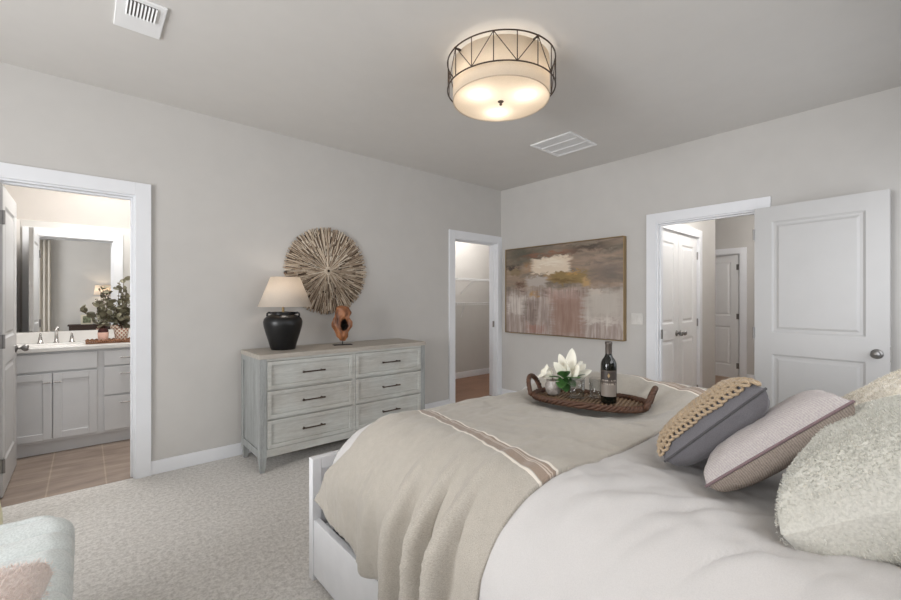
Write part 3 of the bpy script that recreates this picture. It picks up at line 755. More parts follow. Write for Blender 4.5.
def thr(u, v):
    yy = YA+(YB-YA)*v
    s0 = -(BA+.02-BR+BR*PI/2+hemlen(yy)-BR); s1 = BA+.02-BR+BR*PI/2+.2
    S = s0+(s1-s0)*u
    dr = max(0, abs(S)-(BA-BR))
    near = S < 0
    T = yy
    if near: T = yy + (1-v)*.22*dr + v*.9*max(0, min(.5, dr)-.24)
    T += .012*N3(S*3, v*3, 11)
    p, k, k2, dx, sg = bedpt(S, T, .014, .24, foot=FY+.01)
    g = min(1, dr/.35)
    # hanging folds: deep near the head-side edge, softer towards the foot
    f = 0
    for (yc, am, wd) in ((.885, .065, .020), (.945, -.02, .018), (1.00, .050, .016), (1.06, -.015, .02), (1.125, .045, .024), (1.30, .018, .05), (1.50, .010, .07)):
        yl = p.y-yc-(.10*(dr-.2))
        f += am*math.exp(-(yl/wd)**2)
    f += .012*N3(p.y*8, dx*3, 4)+.010*(.3-abs(N3(p.y*17, dx*5, 8)))+.005*(.3-abs(N3(p.y*33, dx*14, 3)))
    if near:
        p.x -= max(-.006, f*g*(.5+.8*g)); p.z += .3*abs(f)*g*0
        # flared corner at the foot end
        c = max(0, (v-.8)/.2)*max(0, min(1, (dr-.3)/.3)); p.x -= .035*c; p.y += .045*c; p.z += .02*c
    else: p.x += (.02*N3(p.y*7, dx*3)+.01)*g
    e = math.exp(-((S+.66)/.18)**2)
    p.z += wrinkle(p.x+3, p.y, 1.3)*(1-.5*k) + .010*math.exp(-(v/.035)**2)*0 + .004*N3(p.x*9, p.y*5, 3)
    # creases around the tray end
    p.z += .010*abs(N3((p.x*1.2+p.y*2.5)*3.2, p.x*1.5, 6))*math.exp(-((p.x-2.1)/.3)**2-((p.y-.78)/.18)**2)*2
    edge = math.exp(-(v/.03)**2)+math.exp(-((1-v)/.03)**2)
    p.z -= .006*edge*(1-k)
    return p
nu, nv = 260, 130
TH.grid(thr, nu, nv)
for j in range(nv+1):
    for i in range(nu+1):
        yy = YA+(YB-YA)*j/nv
        s0 = -(BA+.02-BR+BR*PI/2+hemlen(yy)-BR); s1 = BA+.02-BR+BR*PI/2+.2
        S = s0+(s1-s0)*i/nu; uvs.append((S-.21*(yy-.7)+.035, yy))
TH.uv = uvs
tag(TH.build('throw_blanket', mk_throw(), smooth=True, solid=.016, off=1), 'beige linen throw with brown and white stripes over the bed foot', 'blanket')

# ---------------------------------------------------------------- cushions
def pil(name, label, A, Bv, Cv, T, matf, matb, group=None, plump=.42, pipe=None, sag=.05, seed=0, nseg=40, wr=.004):
    A = Vector(A); U = Vector(Bv)-A; V = Vector(Cv)-A; N = U.cross(V).normalized()
    root = thing(name, label, 'cushion', A, 0, 'cushions in a row at the head of the bed' if name == 'throw_pillow' else group)
    def pt(u, v, s):
        uu = 2*u-1; vv = 2*v-1
        f = max(0, (1-uu**4)*(1-vv**4))**plump
        pin = 1-sag*(1-vv**2) if False else 1
        au = .5+.5*uu*(1-sag*(1-vv*vv)); av = .5+.5*vv*(1-sag*(1-uu*uu))
        p = U*au+V*av+N*(s*T*f)
        w = wr*N3(u*5+seed, v*5, s)+wr*.6*abs(N3(u*9+seed, v*9, s+3))
        # puckers running in from the corners
        cr = math.exp(-8*min(u, 1-u)-8*min(v, 1-v)) ; w += cr*.012*math.sin(math.atan2(vv, uu)*24+seed)
        return p+N*(s*w*min(1, f*2))
    MB().grid(lambda u, v: pt(u, v, 1), nseg, nseg).build('cushion_front', matf, root, smooth=True)
    MB().grid(lambda u, v: pt(u, v, -1), nseg, nseg, flip=True).build('cushion_back', matb, root, smooth=True)
    if pipe:
        lp = [pt(k/24, 0, 0) for k in range(24)]+[pt(1, k/24, 0) for k in range(24)]+[pt(1-k/24, 1, 0) for k in range(24)]+[pt(0, 1-k/24, 0) for k in range(24)]
        MB().tube(lp, .0038, 6, closed=True).build('piping', pipe, root, smooth=True)
    return root, pt, N
slate = fabric('slate_grey_cotton', (112, 110, 114), (102, 100, 103), 420, .2, .85, .15)
P1, pt1, N1 = pil('throw_pillow', 'slate grey cushion with beige crochet front nearest the tray', (1.335, .522, .785), (1.385, .280, 1.04), (1.68, .625, .725), .068, slate, slate, pipe=fabric('slate_piping', (86, 84, 86)), seed=3)
cro = fabric('crochet_yarn', (188, 168, 142), (156, 134, 108), 500, .5, .95, .2)
mb = MB()
K = 19
sgn = 1
def frame_at(u, v):
    e = .01; p = pt1(u, v, sgn); a = (pt1(min(1, u+e), v, sgn)-pt1(max(0, u-e), v, sgn)).normalized(); b_ = (pt1(u, min(1, v+e), sgn)-pt1(u, max(0, v-e), sgn)).normalized()
    return p, a, b_, a.cross(b_).normalized()
for i in range(K+1):
    for j in range(K+1):
        u = .03+.94*i/K; v = .035+.93*j/K; p, a, b_, n_ = frame_at(u, v)
        if n_.dot(N1) < 0: n_ = -n_
        rr = .0105
        mb.tube([p+n_*.006+(a*math.cos(q*PI/5)+b_*math.sin(q*PI/5))*rr+n_*.003*math.sin(q*PI/2.5) for q in range(10)], .0046, 5, closed=True)
        if i < K and j < K:
            p, a, b_, n_ = frame_at(u+.47/K, v+.445/K)
            if n_.dot(N1) < 0: n_ = -n_
            mb.tube([p+n_*.007+(a*math.cos(q*PI/4)+b_*math.sin(q*PI/4))*.0055 for q in range(8)], .0038, 5, closed=True)
mb.build('crochet_panel', cro, P1, smooth=True)
def mk_tweed(name, c1, c2, c3):
    t = NT(name); co = t.coord(rot=(0, 0, .6)); w = t.node('ShaderNodeTexWave'); t.l.new(t.coord(rot=(.5, .4, .9)), w.inputs[0])
    w.inputs['Scale'].default_value = 55; w.inputs['Distortion'].default_value = 2.5; w.inputs['Detail'].default_value = 2
    n = t.noise(co, 240, 2, .7)
    col = t.mix(.5, t.ramp(w.outputs['Fac'], [(.3, s2l(c1)), (.7, s2l(c2))]), t.ramp(n, [(.38, s2l(c3)), (.6, s2l(c2))]))
    t.base(col); t.set(Roughness=.92); t.l.new(t.bump(w.outputs['Fac'], .35, .0015), t.b.inputs['Normal'])
    t.b.inputs['Specular IOR Level'].default_value = .1; return t.m
tw1 = mk_tweed('tweed_herringbone', (128, 116, 108), (168, 156, 146), (140, 128, 120))
tw2 = mk_tweed('tweed_lavender', (172, 164, 162), (190, 184, 180), (164, 154, 158))
pil('throw_pillow', 'taupe herringbone cushion with lavender tweed front, middle of the row', (1.245, .382, .782), (1.395, .11, 1.035), (1.60, .455, .73), .064, tw2, tw1, pipe=fabric('mauve_piping', (128, 108, 110)), seed=9)
fur_m = fabric('white_sherpa', (212, 210, 201), (196, 194, 185), 150, .8, .95, .5, .05)
cream_m = fabric('cream_sherpa', (218, 211, 196), (200, 192, 178), 150, .8, .95, .5, .05)
def fluff(root, pt, N, mat, n, ln, seed, sides=(1, -1), name='fluff'):
    rr = random.Random(seed); mb = MB()
    for _ in range(n):
        s = rr.choice(sides); u, v = rr.random(), rr.random(); p = pt(u, v, s)
        e = .012; a = pt(min(1, u+e), v, s)-pt(max(0, u-e), v, s); b_ = pt(u, min(1, v+e), s)-pt(u, max(0, v-e), s)
        nn = a.cross(b_); nn = (nn if nn.dot(N)*s > 0 else -nn).normalized() if nn.length > 1e-9 else N*s
        d = (nn+Vector((rr.uniform(-1, 1), rr.uniform(-1, 1), rr.uniform(-1, 1)))*.75).normalized()*ln*rr.uniform(.6, 1.2)
        w = d.cross(Vector((rr.uniform(-1, 1), rr.uniform(-1, 1), rr.uniform(-1, 1)))).normalized()*.0008
        q = p+d*.55+Vector((rr.uniform(-1, 1), rr.uniform(-1, 1), rr.uniform(-1, 1)))*ln*.25
        mb.add([p-w, p+w, q+w*.8, q-w*.8, p+d], [(0, 1, 2, 3), (3, 2, 4)])
    o = mb.build(name, mat, root); o['kind'] = 'stuff'; return o
P3, pt3, N3_ = pil('throw_pillow', 'large fluffy white sherpa cushion at the near end of the row', (1.120, .205, .770), (1.30, -.17, .965), (1.54, .145, .855), .134, fur_m, fur_m, plump=.36, seed=5, wr=.006)
fluff(P3, pt3, N3_, fur_m, 52000, .0065, 4)
P4, pt4, N4_ = pil('throw_pillow', 'cream fluffy cushion tucked behind the large white sherpa cushion', (1.47, .15, .86), (1.64, -.20, 1.12), (1.82, .20, .86), .085, cream_m, cream_m, plump=.4, seed=8)
fluff(P4, pt4, N4_, cream_m, 16000, .0065, 6)

# ---------------------------------------------------------------- tray and what stands on it
TC = Vector((1.905, 1.115)); TA = math.atan2(-.96, .28)
TZ = max(topz(TC.x+.2*math.cos(a)*q, TC.y+.3*math.sin(a)*q) for a in [k*PI/8 for k in range(16)] for q in (0, .5, 1))+.024
TR = thing('woven_tray', 'oval brown woven rattan tray with two arched handles on throw', 'tray', (TC.x, TC.y, TZ), TA)
rat = wood('rattan_brown', (42, 27, 20), (104, 70, 50), (1, 1, 1), 40, .6, .5)
rat_l = wood('rattan_base', (96, 74, 54), (150, 124, 96), (1, 1, 1), 45, .7, .5)
ea, eb = .272, .150
def oval(a, ra=ea, rb=eb): return Vector((ra*math.copysign(abs(math.cos(a))**.75, math.cos(a)), rb*math.copysign(abs(math.sin(a))**.75, math.sin(a)), 0))
n = 48
mb = MB(); pts = [oval(2*PI*k/n, ea-.004, eb-.004) for k in range(n)]
mb.add([p+Vector((0, 0, z)) for z in (0, .008) for p in pts], [tuple(reversed(range(n))), tuple(range(n, 2*n))]+[(j, (j+1) % n, n+(j+1) % n, n+j) for j in range(n)])
for k in range(-13, 14):
    x = k*.02; hh = eb*.93*(1-(abs(x)/ea)**2.4)**.5
    mb.tube([(x, -hh, .010), (x, 0, .011), (x, hh, .010)], .006, 6)
mb.build('tray_base', rat_l, TR)
mb = MB()
for st_ in range(3):
    ph = st_*2*PI/3; pts = []
    for k in range(150):
        a = 2*PI*k/150; tw = 22*a+ph; o_ = oval(a); nrm = o_.normalized()
        pts.append(o_+nrm*.008*math.cos(tw)+Vector((0, 0, .017+.010*math.sin(tw))))
    mb.tube(pts, .0082, 6, closed=True)
mb.build('rim', rat, TR, smooth=True)
for s in (-1, 1):
    mb = MB()
    for st_ in range(3):
        ph = st_*2*PI/3; pts = []
        for k in range(50):
            q = k/49; a = PI*q; tw = 30*q+ph
            c = Vector((s*(ea+.004+.03*math.sin(a)), .072*math.cos(a)*(1 if True else 1), .016+.088*math.sin(a)**.8))
            pts.append(c+Vector((.005*math.cos(tw)*s, .005*math.sin(tw)*math.cos(a), .005*math.sin(tw))))
        mb.tube(pts, .0085, 6)
    mb.build('handle', rat, TR, smooth=True)
TZ2 = TZ+.017
# wine bottle
BT = thing('wine_bottle', 'dark red wine bottle with grey label standing in woven tray', 'bottle', (1.915, 1.010, TZ2), 0)
btl_m = plain('bottle_glass', (16, 18, 14), .08, var=.05)
MB().lathe([(.001, .004), (.030, 0), (.0365, .004), (.037, .012), (.0372, .178), (.0360, .192), (.030, .208), (.020, .222), (.0155, .234), (.0145, .25), (.0145, .286), (.0165, .287), (.0168, .293), (.0145, .295), (.001, .295)], n=36, capb=False, capt=False).build('bottle_body', btl_m, BT, smooth=True)
MB().lathe([(.0155, .238), (.0158, .280), (.0175, .286), (.0178, .296), (.001, .297)], n=24, capb=False, capt=False).build('foil_capsule', plain('foil', (96, 88, 82), .4, .5), BT, smooth=True)
def mk_label():
    t = NT('bottle_label'); tc = t.node('ShaderNodeTexCoord'); sp = t.node('ShaderNodeSeparateXYZ'); t.l.new(tc.outputs['Object'], sp.inputs[0])
    z = sp.outputs[2]; n = t.noise(t.coord(scale=(1, 1, .25)), 190, 2)
    def band(c, h): return t.math('LESS_THAN', t.math('ABSOLUTE', t.math('SUBTRACT', z, c)), h)
    col = t.mix(band(.06, .032), s2l((80, 70, 62)), s2l((126, 117, 108)))
    col = t.mix(band(.134, .022), col, s2l((58, 50, 46)))
    ink = t.math('MULTIPLY', t.math('GREATER_THAN', n, .5), t.math('ADD', band(.095, .004), band(.112, .003)), True)
    col = t.mix(ink, col, s2l((160, 150, 138)))
    t.base(col); t.set(Roughness=.5); return t.m
lm = MB(); va = math.atan2(-1.010, -1.915)
def lab(u, v): a = va-1.15+2.3*u; return Vector((.0378*math.cos(a), .0378*math.sin(a), .035+.125*v))
lm.grid(lab, 20, 2).build('front_label', mk_label(), BT, smooth=True)
em = MB(); em.add([Vector((.0385*math.cos(va+.01+a), .0385*math.sin(va+.01+a), z)) for a, z in ((-.16, .136), (0, .124), (.16, .136), (0, .148))], [(0, 1, 2, 3)])
em.build('emblem', plain('label_gold', (170, 146, 110), .4, .5), BT)
# magnolia in a pebbled pot
fx, fy = 1.852, 1.285
VS = thing('flower_pot', 'small grey mottled glass pot at the left end of tray', 'vase', (fx, fy, TZ2))
pot_m = wood('mercury_glass', (92, 84, 80), (190, 182, 174), (1, 1, 1), 28, .25, .6)
MB().lathe([(.001, 0), (.026, 0), (.037, .012), (.043, .035), (.042, .056), (.035, .070), (.037, .078), (.032, .078), (.030, .068), (.001, .066)], n=28, capb=False, capt=False).build('pot_body', pot_m, VS, smooth=True)
FL = thing('magnolia_flower', 'white magnolia bloom with green leaves standing in grey pot', 'flower', (fx, fy, TZ2+.069))
pet_m = plain('petal_white', (240, 236, 222), .55, var=.03, vscale=20)
leaf_m = plain('leaf_green', (66, 104, 54), .4, var=.25, vscale=18)
twig_m = plain('twig_brown', (92, 74, 58), .7)
def petal(base, d, up, L_, w, curl, mat, name, cup=.35, tip=1.0):
    d = Vector(d).normalized(); upv = Vector(up); side = d.cross(upv).normalized(); nn = side.cross(d).normalized(); base = Vector(base)
    def f(u, v):
        x = (2*u-1); ww = w*math.sin(PI*min(1, v*.96+.04))**.62*(1 if v < .6 else 1)
        if v > .97: ww *= .25*tip
        return base+d*(L_*v)+side*(x*ww)+nn*(cup*ww*x*x+curl*v*v*L_)
    return MB().grid(f, 8, 12).build(name, mat, FL, smooth=True, solid=.0012)
sr = Vector((.751, -.66, 0)); sf = Vector((.66, .751, 0)); Z = Vector((0, 0, 1))
mb = MB().tube([(0, 0, -.05), (.002, 0, 0), sr*.075+Z*.012], .0035, 6); mb.tube([(0, 0, -.04), -sr*.002+Z*.01, -sr*.004+Z*.02], .0025, 6); mb.build('stem', twig_m, FL, smooth=True)
hb = sr*.075+Z*.012
for dx, dz, dy, L_, w in ((-.25, 1, .2, .10, .019), (-.6, .75, -.2, .085, .02), (.15, 1, -.1, .118, .024), (.32, 1, .35, .108, .022), (.75, .7, .3, .10, .017), (1.0, .45, -.3, .095, .016), (.95, .8, -.1, .09, .02), (-.1, 1, -.5, .085, .026), (.5, .8, -.6, .085, .024)):
    d = sr*dx+Z*dz+sf*dy; petal(hb, d, (sf*-1+Z*.2) if abs(dy) < .4 else (sr*-math.copysign(1, dy)), L_*1.4, w*1.3, -.12, pet_m, 'petal')
bb = -sr*.004+Z*.02
for k in range(5):
    a = 2*PI*k/5; d = (-sr*.75+Z*.55)+(sf*math.cos(a)+Z*math.sin(a)*.8+sr*math.sin(a)*.4)*.45; petal(bb, d, sf*-math.cos(a)-Z*math.sin(a)+sr*.1, .075, .030, -.25, pet_m, 'petal', .5)
for dx, dz, dy, L_, w in ((-.1, .5, -1, .075, .026), (.35, -.35, -1, .08, .024), (-.35, -.5, -.9, .07, .022), (1, .15, -.2, .085, .016), (-1, .1, -.3, .06, .012), (.6, .1, -.9, .085, .024), (.1, -.9, -.6, .06, .02), (1, .5, .5, .07, .016)):
    petal(sr*.050+Z*.02, sr*dx+Z*dz+sf*dy, Z if abs(dz) < .6 else sf*-1, L_*1.35, w*1.35, .05, leaf_m, 'leaf', .3)
# drinking glasses
def tumbler(label, x, y, r=.036, h=.095, grp=None):
    t = thing('drinking_glass', label, 'glass', (x, y, TZ2), 0, 'clear tumblers in the woven tray')
    MB().lathe([(.001, 0), (r*.86, 0), (r*.9, .003), (r, h), (r-.0022, h), (r*.86, .009), (.001, .008)], n=32, capb=False, capt=False).build('glass_body', glass_m, t, smooth=True)
tumbler('clear tumbler in tray between the flower pot and the wine bottle', 1.885, 1.165, .040, .10)
tumbler('clear tumbler at the back of tray beside the wine bottle', 1.965, 1.10, .040, .10)

# ---------------------------------------------------------------- ottoman, fluffy pillow, floor vase (bottom left)
bou = fabric('boucle_cream', (222, 227, 225), (204, 209, 207), 170, .6, .95, .4, .04)
OT = thing('channel_ottoman', 'cream boucle ottoman with channel tufted top at bottom left', 'ottoman', (-.43, 1.62, 0))
hx, hy, oz = .40, .63, .475; CH = .132
def otop(u, v):
    # rounded box top, channels run across x
    X = (2*u-1); Yv = (2*v-1)
    ax = abs(X)*(hx+.12); ay = abs(Yv)*(hy+.12)
    xr, dx = drop1(ax, hx, .07); yr, dy = drop1(ay, hy, .07)
    y = math.copysign(yr, Yv); x = math.copysign(xr, X)
    # round the plan corners
    rc = .12; ex = xr-(hx-rc); ey = yr-(hy-rc)
    if ex > 0 and ey > 0:
        l = math.hypot(ex, ey); m_ = max(ex, ey)
        if l > 1e-6: x = math.copysign(hx-rc+ex*m_/l, X); y = math.copysign(hy-rc+ey*m_/l, Yv)
    ph = ((y+hy)/CH); fr_ = (2*(ph % 1)-1); pf = math.sqrt(max(0, 1-fr_*fr_))
    z = oz-math.hypot(dx, dy)-.055*(1-pf)
    k = min(1, max(dx, dy)/.07)
    x -= math.copysign(.03*(1-pf)*k, X)*(dx > .004)
    z += .003*N3(x*14, y*14)
    return Vector((x, y, max(z, .30)))
MB().grid(otop, 100, 330).build('tufted_cushion', bou, OT, smooth=True)
mb = MB(); n = 15
def oside(u, v):
    a = 2*PI*u; c, s = math.cos(a), math.sin(a); e = .22
    return Vector(((hx-.012)*math.copysign(abs(c)**e, c), (hy-.012)*math.copysign(abs(s)**e, s), .06+.27*v))
MB().grid(oside, 96, 2).build('upholstered_base', bou, OT, smooth=True)
lw = wood('pale_wood_leg', (150, 124, 92), (196, 170, 136), (14, 14, 1), 4)
for sx_ in (-1, 1):
    for sy_ in (-1, 1):
        MB().cyl((sx_*(hx-.1), sy_*(hy-.1), .0), (sx_*(hx-.1), sy_*(hy-.1), .065), .016, .022, 12).build('leg', lw, OT)
pk = fabric('pink_faux_fur', (236, 222, 215), (222, 206, 198), 120, .8, .95, .6, .05)
PP, ptp, NP = pil('fur_pillow', 'pinkish taupe faux fur cushion lying on the ottoman', (-.45, 1.15, .56), (-.11, 1.17, .54), (-.40, 1.46, .60), .085, pk, pk, plump=.4, seed=2)
fluff(PP, ptp, NP, pk, 7000, .012, 9)
FV = MB().lathe([(.001, 0), (.15, 0), (.155, .01), (.152, .12), (.135, .25), (.105, .40), (.09, .45), (.082, .45), (.09, .40), (.001, .39)], c=(0, 0, 0), n=40, capb=False, capt=False).build('floor_vase', plain('pale_yellow_glaze', (222, 218, 184), .4, var=.03), smooth=True)
FV.location = (-.487, 3.27, 0); tag(FV, 'pale yellow floor vase standing left of the bathroom doorway', 'vase')

# ---------------------------------------------------------------- closet wire shelf
wire_m = plain('white_wire', (226, 226, 226), .4)
def wireshelf(label, z, depth):
    t = thing('wire_shelf', label, 'shelf', (0, 0, z), 0, 'wire shelves in the closet')
    m = MB()
    for k in range(60): x = 2.96+.05*k; m.cyl((x, 4.995, 0), (x, 5-depth, 0), .0022, n=5)
    for y in (4.99, 5-depth/2, 5-depth): m.cyl((2.95, y, -.004), (5.88, y, -.004), .0032, n=6)
    for k in range(60): x = 2.96+.05*k; m.cyl((x, 5-depth, 0), (x, 5-depth, -.032), .0022, n=5)
    m.cyl((2.95, 5-depth, -.034), (5.88, 5-depth, -.034), .0035, n=6)
    m.build('wire_grid', wire_m, t)
    for x in (3.7, 4.62, 5.4):
        MB().cyl((x, 5-depth+.01, -.035), (x, 4.995, -.24), .0045, n=8).build('brace', wire_m, t)
    return t
wireshelf('white wire shelf near eye height on the closet rear wall', 1.62, .30)
wireshelf('white wire shelf below the other one in the closet', 1.235, .10)

# ---------------------------------------------------------------- bathroom
V = thing('bathroom_vanity', 'grey shaker vanity cabinet with doors and drawers below white counter', 'vanity', (0, 4.79, 0))
vx0, vx1 = -.53, .56
c = MB(); c.box(vx0, vx1, .0, .535, .10, .852); c.build('body', cab_m, V, bevel=.002); MB().box(vx0, vx1, .035, .535, 0, .0995).build('toe_kick', cab_m, V)
def shaker(xa, xb, za, zb, f=.055, rec=.007):
    d = MB(); d.box(xa, xa+f, -.02, 0, za, zb); d.box(xb-f, xb, -.02, 0, za, zb); d.box(xa+f, xb-f, -.02, 0, za, za+f); d.box(xa+f, xb-f, -.02, 0, zb-f, zb); d.box(xa+f, xb-f, -.02+rec, 0, za+f, zb-f)
    return d
MB().box(-.49, .077, -.02, 0, .690, .832).build('false_drawer_front', cab_m, V, bevel=.002)
for xa, xb, s in ((-.49, -.209, 1), (-.203, .077, -1)):
    d = shaker(xa, xb, .125, .672).build('door', cab_m, V, bevel=.002)
    kx = xb-.028 if s > 0 else xa+.028
    h = MB(); h.cyl((kx, -.02, .60), (kx, -.045, .60), .005, n=8); h.cyl((kx-.024, -.045, .60), (kx+.024, -.045, .60), .0055, n=10); h.build('handle', chrome_m, d)
for za, zb in ((.700, .832), (.44, .686), (.125, .426)):
    d = MB().box(.124, .52, -.02, 0, za, zb).build('drawer', cab_m, V, bevel=.002)
    zc = zb-.062 if zb < .8 else (za+zb)/2; h = MB()
    h.cyl((.235, -.048, zc), (.41, -.048, zc), .006, n=10)
    for xx in (.25, .395): h.cyl((xx, -.02, zc), (xx, -.048, zc), .005, n=8)
    h.build('handle', chrome_m, d)
ct = thing('countertop', 'white vanity countertop with backsplash and undermount sink', 'countertop', (0, 4.79, .852))
MB().box(vx0-.02, vx1+.02, -.03, .54, 0, .034).build('counter_slab', counter_m, ct, bevel=.004)
MB().box(vx0-.02, vx1+.02, .52, .54, .034, .135).build('backsplash', counter_m, ct, bevel=.003)
sk = MB(); sk.tube([(-.20+.19*math.cos(2*PI*k/40), .23+.135*math.sin(2*PI*k/40), .034) for k in range(40)], .005, 6, closed=True); sk.build('sink_rim', counter_m, ct, smooth=True)
FA = thing('faucet', 'chrome widespread faucet with two handles on the white countertop', 'faucet', (-.20, 5.23, .886))
MB().tube([(0, 0, 0), (0, 0, .012), (0, 0, .013), (0, -.002, .09), (0, -.02, .125), (0, -.06, .135), (0, -.10, .115)], [.024, .022, .015, .012, .012, .011, .009], 12).build('spout', chrome_m, FA, smooth=True)
for s in (-1, 1):
    MB().tube([(s*.105, 0, 0), (s*.105, 0, .012), (s*.105, 0, .014), (s*.105, 0, .06), (s*.105, 0, .066), (s*.105, 0, .09), (s*.105, 0, .095)], [.023, .022, .017, .012, .009, .007, .003], 12).build('faucet_handle', chrome_m, FA, smooth=True)
MR = MB().box(-.55, 1.48, 5.322, 5.33, .99, 2.0).build('wall_mirror', mirror_m); tag(MR, 'wide frameless mirror on the bathroom wall above the countertop', 'mirror')
VL = thing('added_vanity_light', 'chrome vanity light bar added out of view above the bathroom mirror', 'wall light', (.2, 5.33, 2.45))  # unseen light bar, added to brighten the wall above the mirror
MB().box(-.3, .3, -.03, 0, -.03, .03).build('back_plate', chrome_m, VL, bevel=.005)
for k in range(3):
    x = -.22+.22*k; MB().lathe([(.03, 0), (.055, -.11)], c=(x, -.09, .02), n=24, capb=False, capt=False).build('glass_shade', shade_m, VL, smooth=True, solid=.002)
    MB().cyl((x, -.09, .02), (x, -.015, .02), .008, n=8).build('arm', chrome_m, VL)
    point('added_vanity_bulb', (.2+x, 5.24, 2.41), .6, (1, .96, .91), .04)
# wooden tray with two potted eucalyptus
WT = thing('wooden_tray', 'brown carved wooden tray on the bathroom countertop', 'tray', (.215, 4.98, .886))
bw = wood('carved_brown_wood', (92, 58, 38), (160, 112, 78), (2, 8, 8), 9, .5, .5)
mb = MB().box(-.215, .215, -.08, .08, 0, .012)
for s in (-1, 1):
    for k in range(14):
        x = -.2+.4*k/13; mb.tube([(x-.014, s*.08, .018), (x, s*.08, .03), (x+.014, s*.08, .018)], .009, 6)
mb.build('tray_body', bw, WT, bevel=.002)
def leafy(root, spots, seed, mat):
    rr = random.Random(seed); lf = MB(); sm = MB()
    for (p0, p1) in spots:
        p0 = Vector(p0); p1 = Vector(p1); mid = (p0+p1)/2+Vector((0, 0, .02)); pts = [p0, mid, p1]; sm.tube(pts, .0022, 5)
        for k in range(9):
            q = .25+.75*k/8; c = (p0.lerp(mid, q*2) if q < .5 else mid.lerp(p1, q*2-1)); a = Vector((rr.uniform(-1, 1), rr.uniform(-1, 1), rr.uniform(-.3, .8))).normalized()
            b_ = a.cross(Vector((rr.uniform(-1, 1), rr.uniform(-1, 1), rr.uniform(-1, 1)))).normalized(); r_ = rr.uniform(.019, .032); c2 = c+a*r_*1.1; n_ = a.cross(b_)
            lf.add([c2]+[c2+a*r_*math.cos(w*PI/4)+b_*r_*.85*math.sin(w*PI/4)+n_*r_*.15*math.cos(w*PI/2) for w in range(8)], [(0, w+1, (w+1) % 8+1) for w in range(8)], tone=rr.random())
    sm.build('stem', twig_m, root); lf.build('foliage', mat, root)
def mk_euc():
    t = NT('eucalyptus'); a = t.node('ShaderNodeAttribute', attribute_name='tone')
    t.base(t.ramp(a.outputs['Fac'], [(0, s2l((84, 80, 62))), (.5, s2l((118, 114, 92))), (1, s2l((156, 152, 130)))])); t.set(Roughness=.6); return t.m
euc = mk_euc()
p1 = thing('potted_plant', 'pale pink small pot of eucalyptus on the wooden bathroom tray', 'plant', (.122, 4.97, .899), 0, 'potted eucalyptus on the bathroom counter')
MB().lathe([(.001, 0), (.034, 0), (.036, .004), (.040, .085), (.036, .085), (.034, .075), (.001, .075)], n=24, capb=False, capt=False).build('pot', plain('pink_clay', (206, 166, 150), .7, var=.08, vscale=40), p1, smooth=True)
MB().lathe([(.001, .076), (.037, .076), (.038, .10), (.030, .118), (.001, .122)], n=16, capb=False, capt=False).build('moss', plain('dark_moss', (66, 30, 28), .9, bump=.5), p1, smooth=True)
leafy(p1, [((0, 0, .10), (.0, -.02, .47)), ((0, 0, .10), (.05, .0, .5)), ((0, 0, .10), (-.16, -.01, .30)), ((0, 0, .10), (-.03, .02, .38)), ((0, 0, .10), (.03, -.04, .27)), ((0, 0, .10), (.02, .0, .24))], 3, euc)
p2 = thing('potted_plant', 'cream diamond patterned larger pot of eucalyptus on wooden bathroom tray', 'plant', (.252, 4.97, .899), 0, 'potted eucalyptus on the bathroom counter')
def mk_diam():
    t = NT('diamond_pot'); tc = t.node('ShaderNodeTexCoord'); sp = t.node('ShaderNodeSeparateXYZ'); t.l.new(tc.outputs['UV'], sp.inputs[0])
    a = t.math('SINE', t.math('MULTIPLY', t.math('ADD', sp.outputs[0], sp.outputs[1]), 2*PI)); b_ = t.math('SINE', t.math('MULTIPLY', t.math('SUBTRACT', sp.outputs[0], sp.outputs[1]), 2*PI))
    f = t.math('GREATER_THAN', t.math('ABSOLUTE', t.math('MULTIPLY', a, b_)), .45)
    t.base(t.mix(f, s2l((232, 222, 208)), s2l((168, 118, 98)))); t.set(Roughness=.7); return t.m
pm = MB(); prof = [(.040, 0), (.046, .03), (.051, .06), (.055, .09), (.058, .118)]
pm.grid(lambda u, v: Vector((prof[int(round(v*4))][0]*math.cos(2*PI*u), prof[int(round(v*4))][0]*math.sin(2*PI*u), prof[int(round(v*4))][1])), 32, 4)
pm.uv = [(i/32*5, j/4*1.6) for j in range(5) for i in range(33)]
pm.add([(.04*math.cos(2*PI*j/32), .04*math.sin(2*PI*j/32), .001) for j in range(32)], [tuple(range(32))]); pm.uv += [(0, 0)]*32
pm.build('pot', mk_diam(), p2, smooth=True)
MB().lathe([(.001, .10), (.056, .10), (.05, .112), (.001, .12)], n=20, capb=False, capt=False).build('moss', plain('pot_soil', (70, 58, 44), .9), p2)
leafy(p2, [((0, 0, .11), (-.05, 0, .34)), ((0, 0, .11), (.02, .01, .58)), ((0, 0, .11), (.04, .01, .50)), ((0, 0, .11), (.06, .02, .42)), ((0, 0, .11), (.01, .0, .38)), ((0, 0, .11), (.05, .0, .28)), ((0, 0, .11), (-.02, .03, .30)), ((0, 0, .11), (.08, -.02, .22)), ((0, 0, .11), (-.09, .0, .2)), ((0, 0, .11), (.03, -.05, .22)), ((0, 0, .11), (.06, .03, .33))], 5, euc)

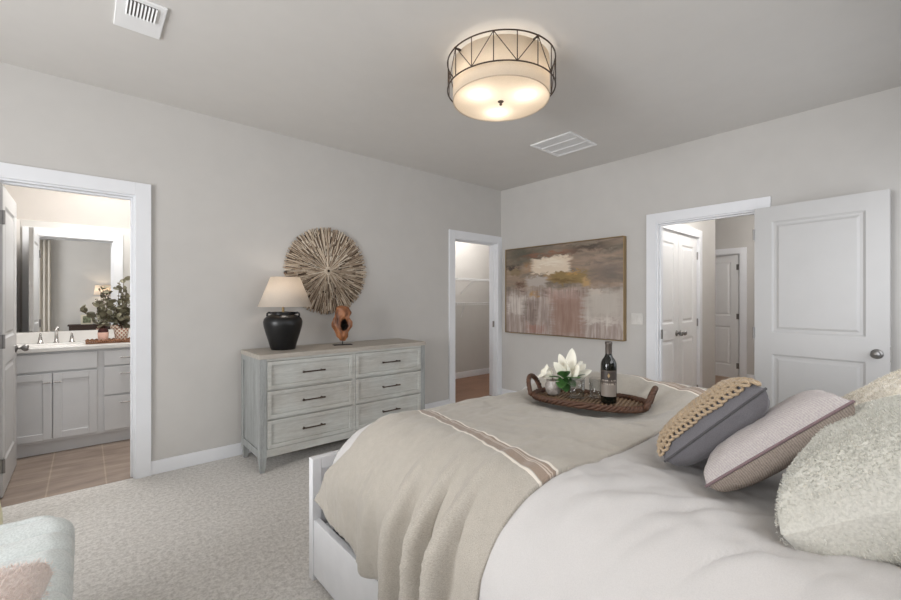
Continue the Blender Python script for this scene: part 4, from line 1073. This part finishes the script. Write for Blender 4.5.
# ---------------------------------------------------------------- things seen in the mirror, by the wall behind the camera
dk = wood('espresso_wood', (38, 26, 22), (70, 50, 42), (1, 12, 12), 4)
NS = thing('nightstand', 'dark wood nightstand beside the bed, seen in the bathroom mirror', 'nightstand', (.16, -.30, 0))
MB().box(-.42, .42, -.17, .13, .77, .80).build('tabletop', dk, NS, bevel=.003)
MB().box(-.40, .40, -.16, .11, .2, .77).build('body', dk, NS, bevel=.002)
for z in (.23, .50):
    d = MB().box(-.38, .38, .11, .122, z, z+.25).build('drawer', dk, NS, bevel=.002); MB().cyl((0, .122, z+.125), (0, .14, z+.125), .012, n=10).build('knob', brass_m, d)
for sx_ in (-1, 1):
    for y in (-.14, .09): MB().cyl((sx_*.37, y, 0), (sx_*.37, y, .2), .014, .022, 10).build('leg', dk, NS)
BL = thing('table_lamp', 'white shaded lamp on the nightstand, a glow in the bathroom mirror', 'lamp', (.27, -.32, .80))
MB().lathe([(.001, 0), (.06, 0), (.06, .015), (.03, .04), (.07, .14), (.075, .2), (.04, .3), (.015, .34), (.001, .34)], n=28, capb=False, capt=False).build('lamp_base', counter_m, BL, smooth=True)
MB().lathe([(.15, .52+.06), (.12, .78)], n=32, capb=False, capt=False).build('lamp_shade', shade_m, BL, smooth=True, solid=.002)
MB().cyl((0, 0, .33), (0, 0, .62), .006, n=8).build('stem', brass_m, BL)
point('bedside_bulb', (.27, -.32, .80+.68), 2.0, (1, .82, .6), .03)
PF = thing('picture_frame', 'small cream picture frame on the nightstand, seen in bathroom mirror', 'picture frame', (.02, -.24, .80))
MB().box(-.09, .09, -.01, .01, 0, .19).build('frame', plain('cream_frame', (214, 206, 186), .5), PF, bevel=.003)
MB().box(-.06, .06, .0102, .0115, .03, .16).build('photo', plain('sepia_photo', (120, 124, 98), .5, var=.6, vscale=25), PF)
def curtain(label, xa, xb):
    f = lambda u, v: Vector((xa+(xb-xa)*u, Y0+.09+.022*math.sin(u*(xb-xa)*95)+.004*N3(u*9, v*3), .02+2.40*v))
    tag(MB().grid(f, 80, 8).build('curtain', mk_trans('curtain_linen', (222, 216, 206), .3), smooth=True, solid=.002), label, 'curtain', 'linen curtains at the window behind the nightstand')
curtain('off white linen curtain beside the nightstand, seen in bathroom mirror', -.80, -.50)
curtain('off white linen curtain at the corner end of the window', -1.84, -1.62)
rd_ = thing('curtain_rod', 'bronze curtain rod above the window behind the nightstand', 'curtain rod', (-1.15, Y0+.09, 2.45))
MB().cyl((-.72, 0, 0), (.72, 0, 0), .011, n=12).build('rod', bronze_m, rd_)
for s in (-1, 1):
    MB().cyl((s*.6, 0, 0), (s*.6, -.09, 0), .006, n=8).build('bracket', bronze_m, rd_)

# ---------------------------------------------------------------- added fill lights in the other rooms, no fixtures built
point('hall_end_fill', (6.9, 1.2, 2.5), 17, (1, .985, .97), .1)
point('hall_near_fill', (5.0, 1.15, 2.5), 24, (1, .985, .97), .1)
point('far_room_fill', (8.8, 2.2, 2.3), 22, (1, .98, .95), .1)
point('closet_fill', (4.4, 4.4, 2.55), 36, (1, .98, .96), .08)
area('bathroom_top_fill', (.2, 4.45, 2.70), (0, 0, 0), .9, .5, 28, (1, .99, .97))  # added overhead fill for counter, floor and cabinets
